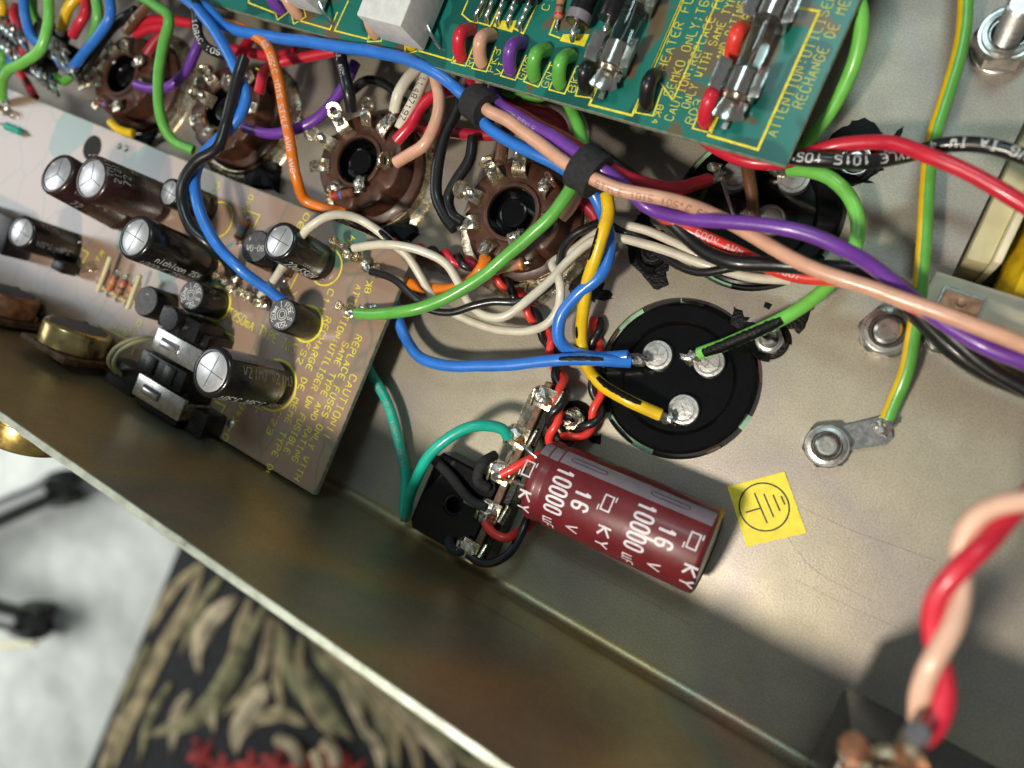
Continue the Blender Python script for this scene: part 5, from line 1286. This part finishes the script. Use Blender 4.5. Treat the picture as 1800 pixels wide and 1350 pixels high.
wire('long blue wire running along the lower edge of the green board', 'blue', RW_, [(352, 8, 24), (368, 18, 25), (400, 48, 24), (450, 60, 23), (520, 71, 23), (600, 82, 23), (650, 90, 23), (710, 103, 22.5), (760, 124, 21), (800, 153, 19), (838, 190, 20), (850, 215, 20), (890, 246, 20), (935, 268, 20), (990, 295, 19), (1035, 330, 18), (1056, 365, 16), (1066, 395, 13), (1072, 430, 12), (1058, 478, 13), (1015, 518, 12), (984, 560, 11), (983, 596, 9), (1005, 618, 6.5), (1045, 628, 6.5), (1105, 626, 6.5)])
wire('blue wire looping from behind the left board to the black disc terminal', 'blue', RW_, [(690, 500, 9), (696, 545, 8), (710, 590, 7), (735, 625, 8), (775, 640, 8.5), (850, 643, 8.5), (930, 638, 8.6), (1000, 632, 9), (1060, 633, 8), (1108, 636, 6)], strip1=2.5, marks=[(-16, -6, -0.3, 0.45)])
wire('yellow wire twisted round the blue one, ending on the black disc', 'yellow', RW_, [(1066, 340, 18), (1069, 372, 17.5), (1060, 410, 17), (1045, 460, 15), (1031, 505, 12), (1024, 550, 9), (1022, 600, 5), (1032, 645, 3.5), (1060, 678, 5), (1100, 702, 6), (1162, 730, 4)], strip1=2, marks=[(8, 15, -1.3, -0.4), (-32, -29, -0.9, -0.3), (-17, -5, 0.0, 1.1)])
wire('thick green wire crossing over the right hand valve socket to the left board', 'green', RW_, [(985, 160, 14), (1002, 185, 16), (1018, 225, 19), (1025, 268, 21), (1010, 318, 22), (975, 372, 21.5), (930, 415, 20.5), (880, 460, 20), (830, 498, 19), (780, 525, 19), (725, 545, 20), (680, 551, 19.5), (628, 551, 17)], strip1=1.5)
wire('bright green wire curving down past the green board corner', 'lime', RW_, [(1485, -40, 20), (1508, 0, 19), (1514, 40, 18), (1500, 110, 15), (1462, 190, 10), (1420, 250, 6), (1398, 285, 4)])
wire('bright green wire looping round the half hidden can capacitor to the lower one', 'lime', RW_, [(1388, 298, 7), (1420, 300, 9), (1460, 315, 10), (1495, 350, 10), (1508, 395, 10), (1500, 440, 10), (1480, 475, 9), (1440, 518, 9), (1380, 558, 9), (1300, 595, 8.5), (1228, 622, 5)], strip1=1.5, strip0=2, marks=[(-19, -1.5, -0.7, 1.3)])
wire('green and yellow striped earth wire running down the right side', 'green', 1.4, [(1698, -20, 9), (1692, 60, 9), (1665, 165, 9), (1640, 250, 9), (1630, 330, 8), (1626, 420, 8), (1618, 500, 8), (1608, 580, 7), (1592, 655, 6), (1560, 735, 3)], strip1=1.5, stripe=('yellow', -2.0, -0.45), marks=[(22, 26, -1.3, -0.3)])
wire('red wire of the upper right pair passing under the green board corner', 'red', RW_, [(1225, 235, 13), (1262, 262, 13), (1310, 282, 14), (1370, 286, 14), (1420, 272, 14), (1480, 254, 15), (1550, 251, 17), (1620, 268, 20), (1700, 302, 21), (1815, 370, 21)])
wire('black printed wire of the upper right pair', 'black', RW_, [(1340, 268, 17), (1390, 277, 18), (1450, 281, 19), (1540, 284, 17), (1600, 273, 15), (1650, 256, 16), (1700, 253, 17), (1760, 262, 18), (1815, 280, 18)], txt=('U AWG22 AWG IA IW 4 3TYLE 1015 105gC 8', 62, 1.7, True, 'ink_white'))
wire('red printed wire under the bundle in the centre right', 'scarlet', RW_, [(1140, 360, 16), (1190, 396, 14), (1240, 418, 13), (1290, 440, 12), (1340, 465, 10.5), (1400, 484, 11), (1480, 493, 13), (1550, 515, 16), (1620, 543, 17), (1690, 578, 17), (1815, 640, 16)], txt=('600V AWM 1672 1007', 12, 1.4, False, 'ink_lilac'))
wire('thick black wire under the pink wire in the centre right', 'black', 1.6, [(1130, 355, 14), (1175, 388, 14), (1210, 420, 13.5), (1245, 446, 14), (1295, 462, 15), (1370, 466, 15), (1450, 472, 15.5), (1530, 480, 15.5), (1585, 506, 14), (1640, 560, 12), (1720, 632, 11), (1815, 690, 10)])
wire('second black wire curving down beside the transformer', 'black', 2.4, [(1590, 520, 9), (1640, 575, 9), (1700, 630, 9), (1815, 685, 9)])
# --- white pairs and thin black
wire('cream wire from the left board tag crossing towards the socket', 'white', 1.05, [(622, 436, 19), (650, 432, 20), (690, 431, 20), (740, 441, 18), (783, 462, 16), (806, 495, 14.5), (825, 530, 14), (850, 552, 14), (884, 556, 14), (925, 530, 14), (965, 494, 13), (1000, 456, 11), (1040, 424, 10), (1080, 418, 9), (1130, 427, 9), (1200, 452, 9), (1250, 468, 9), (1310, 486, 8), (1390, 492, 7)])
wire('cream wire arching from behind the small capacitor and looping under the blue wire', 'white', 1.05, [(458, 520, 15.5), (483, 489, 19), (505, 455, 24), (534, 410, 27), (550, 395, 27.5), (572, 381, 27), (598, 377, 25), (628, 384, 22), (660, 402, 20), (695, 433, 17.5), (718, 452, 16), (740, 486, 14), (765, 527, 11), (804, 554, 9), (855, 575, 8), (893, 582, 8), (930, 582, 8), (960, 570, 9), (979, 545, 10), (986, 508, 12), (982, 483, 12), (972, 462, 11), (1000, 445, 9), (1040, 415, 8), (1080, 396, 8), (1130, 402, 8), (1180, 425, 8), (1230, 450, 8), (1290, 470, 6)], marks=[(49, 56, -0.4, 1.0)])
wire('thin black wire from the left board tag looping up behind the yellow wire', 'black', 0.95, [(652, 477, 18), (693, 491, 18), (728, 525, 17), (755, 545, 16), (790, 549, 15.5), (830, 537, 15.5), (868, 530, 15), (914, 529, 14), (945, 517, 12.5), (972, 494, 11), (984, 466, 11), (989, 438, 11), (1006, 414, 11), (1030, 401, 11), (1055, 394, 10), (1090, 404, 8), (1130, 424, 7), (1165, 448, 7), (1197, 470, 8), (1230, 479, 9.5), (1275, 473, 11), (1320, 465, 12)], strip0=2)
wire('orange wire curving out from behind the left board to the right socket', 'orange', RW_, [(660, 470, 9), (705, 490, 10), (745, 504, 10.5), (790, 508, 11), (825, 494, 11.5), (848, 468, 12), (853, 452, 14)], txt=('AWG BRA', 8, 1.2, True, 'ink_black'))
wire('orange printed wire running down between the left and middle sockets', 'orange', RW_, [(345, 8, 19), (375, 35, 20), (430, 52, 22), (468, 80, 23), (486, 125, 23), (498, 190, 22), (510, 255, 20), (522, 315, 17), (535, 350, 13), (565, 364, 11), (610, 372, 9)], txt=('60 105gC 1015 STYLE AWM AWG', 36, 1.4, False, 'ink_lilac'))
# --- twisted heater pairs
def twisted(path, r, turns, labels, cols, gap=1.0, ph=0.0):
    c = spline([mm(*p) for p in path], 0.8); n = len(c)
    for k in (0, 1):
        pts = []
        for i, p in enumerate(c):
            T = (c[min(i+1, n-1)]-c[max(0, i-1)]).normalized(); s = Vector((0, 0, 1)).cross(T).normalized(); u = T.cross(s)
            a = ph+k*math.pi+turns*2*math.pi*i/(n-1)
            pts.append(p+(s*math.cos(a)+u*math.sin(a))*(r*gap))
        o = obj('twisted_wire', tube(pts, r, 14, 0.2), 'pvc_'+cols[k], None, loc=pts[0], angle=50)
        tag(o, labels[k], 'wire')
twisted([(690, 430, 4), (740, 440, 4), (800, 455, 4.5), (830, 466, 6), (850, 476, 4)], 1.0, 3.6, ('red strand of the twisted pair left of the right socket', 'black strand of the twisted pair left of the right socket'), ('red', 'black'))
twisted([(870, 480, 4), (900, 510, 4), (930, 545, 4), (955, 580, 3.5), (970, 615, 3), (978, 648, 3.5), (988, 680, 6), (985, 708, 9), (974, 735, 9), (970, 765, 7), (985, 800, 5)], 1.0, 4.6, ('red strand of the twisted pair descending between socket and tag strip', 'black strand of the twisted pair descending between socket and tag strip'), ('scarlet', 'black'), ph=1.0)
twisted([(1050, 560, 2), (1046, 620, 2), (1043, 665, 3), (1052, 700, 4), (1045, 738, 5), (1025, 758, 5), (990, 775, 5)], 1.0, 3.2, ('red strand of the twisted pair looping round the brassy bolt', 'black strand of the twisted pair looping round the brassy bolt'), ('scarlet', 'black'), ph=2.0)
wire('short red wire from the tag strip passing behind the red capacitor', 'scarlet', 1.05, [(882, 834, 11), (905, 822, 11), (930, 808, 10), (960, 795, 6)], strip0=1)
wire('red wire looping under the red capacitor from the fourth tag', 'scarlet', 1.05, [(852, 918, 10), (868, 938, 10.5), (890, 946, 10), (905, 938, 8), (925, 928, 4), (940, 908, 2.5), (948, 885, 2)], strip0=1)
wire('black wire looping under the red capacitor from the lowest tag', 'black', 1.05, [(822, 974, 9.5), (845, 988, 9.5), (870, 988, 9.5), (898, 970, 9), (914, 942, 8), (926, 915, 6.5), (940, 890, 3)], strip0=1)
# --- teal pair
wire('teal wire arching from the tag strip to the rectifier corner', 'teal', 1.35, [(893, 768, 10), (885, 756, 11.5), (862, 749, 13), (830, 750, 15), (795, 765, 16), (762, 792, 16), (738, 828, 14), (722, 868, 10), (713, 908, 4)], strip1=1)
wire('teal wire coming from under the left board to the rectifier corner', 'teal', 1.35, [(620, 600, 6), (645, 645, 5), (672, 690, 4.5), (692, 740, 4.5), (705, 790, 4), (713, 840, 3), (709, 905, 2)], txt=('AWG22 AWM 1015 105gC 600V', 6, 1.3, False, 'ink_grey'))
# --- big twisted red and pink pair near the lens
twisted([(2100, 800, 56), (1980, 815, 58), (1850, 862, 60), (1790, 886, 60), (1738, 918, 60.5), (1702, 968, 61), (1676, 1030, 61), (1656, 1095, 61), (1645, 1160, 61), (1641, 1215, 61), (1630, 1262, 60.5), (1618, 1288, 60)], 1.35, 2.35, ('red strand of the big blurred twist at the lower right', 'pink strand of the big blurred twist at the lower right'), ('red', 'pale'), gap=0.97, ph=5.6)
# --- brown wire and bare link on the half hidden can
wire('brown wire standing on the half hidden can capacitor', 'brown', 1.35, [(1312, 268, 14), (1316, 305, 9), (1322, 345, 6), (1325, 383, 3.5)])
ln = obj('bare_link', tube(spline([mm(1265, 300, 4), mm(1272, 325, 3.5), mm(1283, 360, 3), mm(1292, 385, 2.5)], 0.6), 0.45, 8), 'tin_clean', None, loc=mm(1265, 300, 4)); tag(ln, 'bare tinned link wire on the half hidden can capacitor', 'wire')
# --- upper left bundle
wire('blue wire kinked through a black sleeve down to the fuse on the left board', 'blue', RW_, [(318, -8, 26), (345, 14, 27), (375, 50, 27), (400, 92, 27), (414, 120, 26.5), (426, 142, 26), (433, 168, 26), (422, 202, 26), (390, 240, 26), (356, 275, 27), (343, 310, 28), (350, 365, 29), (378, 425, 27), (420, 470, 25), (465, 505, 20), (505, 535, 15.5)])
wire('black sleeve wire crossing the blue wire to a tag on the left board', 'black', RW_, [(429, 102, 28), (420, 130, 28.5), (410, 170, 28.5), (398, 215, 28), (380, 262, 29), (345, 285, 30.5), (323, 318, 31), (320, 355, 30), (335, 400, 29), (372, 432, 26), (398, 458, 20), (410, 482, 17)], strip1=1.5)
wire('black printed wire curving below the top left corner of the green board', 'black', 1.3, [(343, -5, 27), (345, 30, 27), (350, 62, 26), (368, 86, 25), (400, 98, 23)], txt=('108AC 105', 7, 1.5, False, 'ink_white'))
wire('long green wire hanging in front of the far left socket', 'green', RW_, [(235, -12, 23), (272, 8, 24), (297, 32, 25), (286, 80, 25), (278, 150, 24), (283, 205, 22), (303, 245, 19), (340, 264, 16)])
wire('purple wire curving into the far left socket', 'purple', RW_, [(352, 70, 14), (340, 100, 15), (326, 126, 15.5), (302, 150, 16), (272, 156, 16), (240, 149, 16)])
wire('purple wire swinging between the left and middle sockets', 'purple', RW_, [(430, 224, 17), (480, 235, 17), (530, 224, 16), (572, 195, 15), (600, 160, 14), (625, 110, 13)])
wire('red wire sloping down to a tag beside the orange printed wire', 'red', RW_, [(600, 88, 13), (540, 100, 14), (495, 108, 15), (468, 122, 16), (455, 165, 15.5)])
wire('red wire crossing behind the orange printed wire', 'red', RW_, [(520, 92, 10), (480, 98, 10), (440, 92, 11), (400, 85, 12)])
wire('short red stub rising beside the black sleeve', 'red', RW_, [(445, 62, 13), (432, 80, 15), (422, 100, 17)])
wire('black wire dropping onto the middle socket', 'black', 1.6, [(596, 85, 18), (603, 120, 19), (612, 160, 19), (618, 195, 16)], txt=('UL AWM', 3, 1.3, False, 'ink_lilac'))
wire('black wire arching behind the middle socket', 'black', 1.3, [(618, 160, 8), (645, 142, 9), (680, 150, 9), (720, 185, 8), (750, 190, 8)])
wire('white printed wire at the middle socket, nearer to the red one', 'white', 1.35, [(752, 125, 15), (738, 155, 16), (720, 190, 16.5), (702, 226, 16)], txt=('LL48719Z', 3, 1.5, False, 'ink_black'))
wire('white wire at the middle socket, left of the printed one', 'white', 1.4, [(735, 118, 16), (715, 140, 17.5), (700, 165, 18), (693, 195, 16)], strip1=1.5)
wire('red wire bending onto the middle socket', 'red', RW_, [(800, 158, 13), (762, 168, 14), (738, 190, 15), (722, 218, 16), (697, 248, 15.5)])
wire('pink wire bending onto the middle socket', 'peach', 1.5, [(764, 130, 17), (772, 170, 17.5), (768, 210, 18), (748, 250, 18), (722, 270, 17), (696, 286, 16)])
wire('crimson wire running behind the tape below the green board', 'crimson', RW_, [(690, 200, 9), (740, 225, 9), (790, 232, 9.5), (850, 238, 10), (900, 236, 10)])
wire('crimson wire hooked behind the green wire near the tapes', 'crimson', RW_, [(860, 178, 13), (910, 188, 13), (960, 198, 12.5), (985, 215, 11), (992, 250, 10), (1005, 330, 9), (1045, 380, 7), (1060, 450, 5)])
wire('black wire curving down to the left tag of the right socket', 'black', 1.5, [(812, 165, 15), (800, 200, 15), (780, 245, 15), (768, 300, 14.5), (768, 345, 14), (782, 380, 14), (800, 402, 14)])
wire('second black wire meeting the same left tag of the right socket', 'black', 1.4, [(832, 240, 13), (826, 280, 13), (800, 320, 13), (788, 350, 13), (795, 378, 13.5), (815, 392, 14)])
wire('dark green wire below the lower edge of the green board', 'green', RW_, [(870, 150, 12), (900, 168, 13), (930, 172, 13), (960, 165, 14)])
wire('brown wire standing on the right valve socket', 'brown', 1.5, [(915, 175, 13), (895, 215, 14), (885, 250, 15), (880, 285, 15)])
wire('short pink wire end beside the green wire on the right socket', 'peach', 1.3, [(1022, 320, 17), (1012, 345, 16), (1000, 368, 14), (988, 382, 13)])
wire('black wire behind the second tape towards the half hidden capacitor', 'black', RW_, [(1010, 250, 16), (1050, 270, 15), (1095, 298, 13), (1140, 330, 9), (1180, 360, 7)])
wire('clear sleeved wire beside the green wire at the board edge', 'white', 0.5, [(1015, 190, 14), (1030, 225, 16), (1030, 262, 18)])
# --- far upper left tangle
wire('bright green wire bending down to the left board at the far left', 'lime', 1.5, [(86, -15, 28), (85, 40, 28), (72, 85, 27), (45, 108, 26), (14, 124, 24), (4, 145, 20), (4, 172, 16)], strip1=1)
wire('blue wire at upper left hanging behind the bright green one', 'blue', 1.5, [(42, -15, 24), (45, 30, 24), (58, 68, 22), (78, 80, 20)])
wire('red wire at upper left going down behind the green bend', 'red', 1.4, [(28, 12, 20), (24, 28, 22), (36, 60, 21), (45, 98, 20)])
wire('red and black twist end peeping above the left board at far left', 'red', 1.4, [(28, 118, 10), (45, 142, 9), (62, 172, 8)])
wire('yellow wire ending on the upper left tags', 'yellow', 1.5, [(140, -12, 24), (118, 18, 24), (108, 50, 22)], strip1=1.5)
wire('red wire ending beside the yellow one at upper left', 'red', 1.5, [(150, -12, 22), (150, 22, 23), (140, 40, 23), (128, 62, 21)])
wire('pale green wire standing right of the yellow and red ends', 'green', 1.5, [(168, -12, 24), (172, 25, 23), (168, 55, 21), (158, 82, 18)])
wire('blue wire bent in a hook below the yellow end', 'blue', 1.4, [(192, -12, 24), (194, 25, 24), (180, 52, 23), (150, 90, 21), (128, 117, 19), (115, 118, 18), (100, 100, 18)])
wire('blue wire lying low at the far left edge', 'blue', 1.4, [(-12, 122, 18), (18, 108, 18), (34, 92, 18), (22, 82, 18), (5, 74, 18)])
wire('green wire at the far left edge below the blue one', 'green', 1.5, [(-15, 80, 20), (4, 100, 20), (6, 118, 18)])
wire('short dark green wire end by the far left socket', 'green', 1.3, [(98, 135, 14), (112, 143, 15), (128, 132, 16)])
wire('green wire behind the bright one at upper left', 'green', 1.4, [(58, -12, 20), (60, 25, 19), (75, 45, 17), (98, 62, 16)])
wire('black cloth wire rising from the far left socket', 'black', 1.5, [(140, 140, 15), (165, 95, 17), (195, 50, 19), (240, 18, 20)])
wire('brown printed wire above the far left socket', 'brown', 1.4, [(222, 55, 18), (240, 32, 20), (262, 8, 21)], txt=('AWG 18', 1, 1.2, False, 'ink_white'))
wire('red wire upper strand entering behind the long green wire', 'red', 1.4, [(236, 48, 17), (262, 36, 17), (300, 36, 16), (345, 42, 14)])
wire('red wire lower strand entering behind the long green wire', 'red', 1.4, [(238, 60, 16), (262, 50, 16), (290, 46, 15)])
wire('crimson wire leaning behind the long green wire', 'crimson', 1.5, [(258, 95, 14), (276, 70, 14), (300, 48, 13)])
wire('yellow wire at the upper left corner', 'yellow', 1.5, [(-10, -10, 24), (3, 8, 24), (2, 24, 23)])
wire('yellow wire bent below the far left socket', 'yellow', 1.3, [(195, 215, 15), (210, 228, 15), (235, 235, 14)])
# --- cloth tape bands
def tape(label, p, q, r, L, flat):
    a, b = mm(*p), mm(*q); d = (b-a).normalized(); c = (a+b)/2
    cc = [c+d*(L*(i/8-0.5)) for i in range(9)]
    o = obj('cloth_tape', tube(cc, r, 28, 0, rfun=lambda t: 1+0.03*math.sin(9*t)+0.04*(1 if 0.1 < t < 0.9 else 0), flat=flat), 'tape_cloth', None, loc=c, angle=50)
    tag(o, label, 'tape')
tape('black cloth tape binding the bundle at the edge of the green board', (825, 172, 20), (862, 200, 21.5), 3.8, 6.2, 1.05)
tape('black cloth tape binding the bundle above the right socket', (1012, 285, 25), (1056, 315, 25.2), 3.7, 6.0, 1.3)
# --- threads of locking paint on plate and board
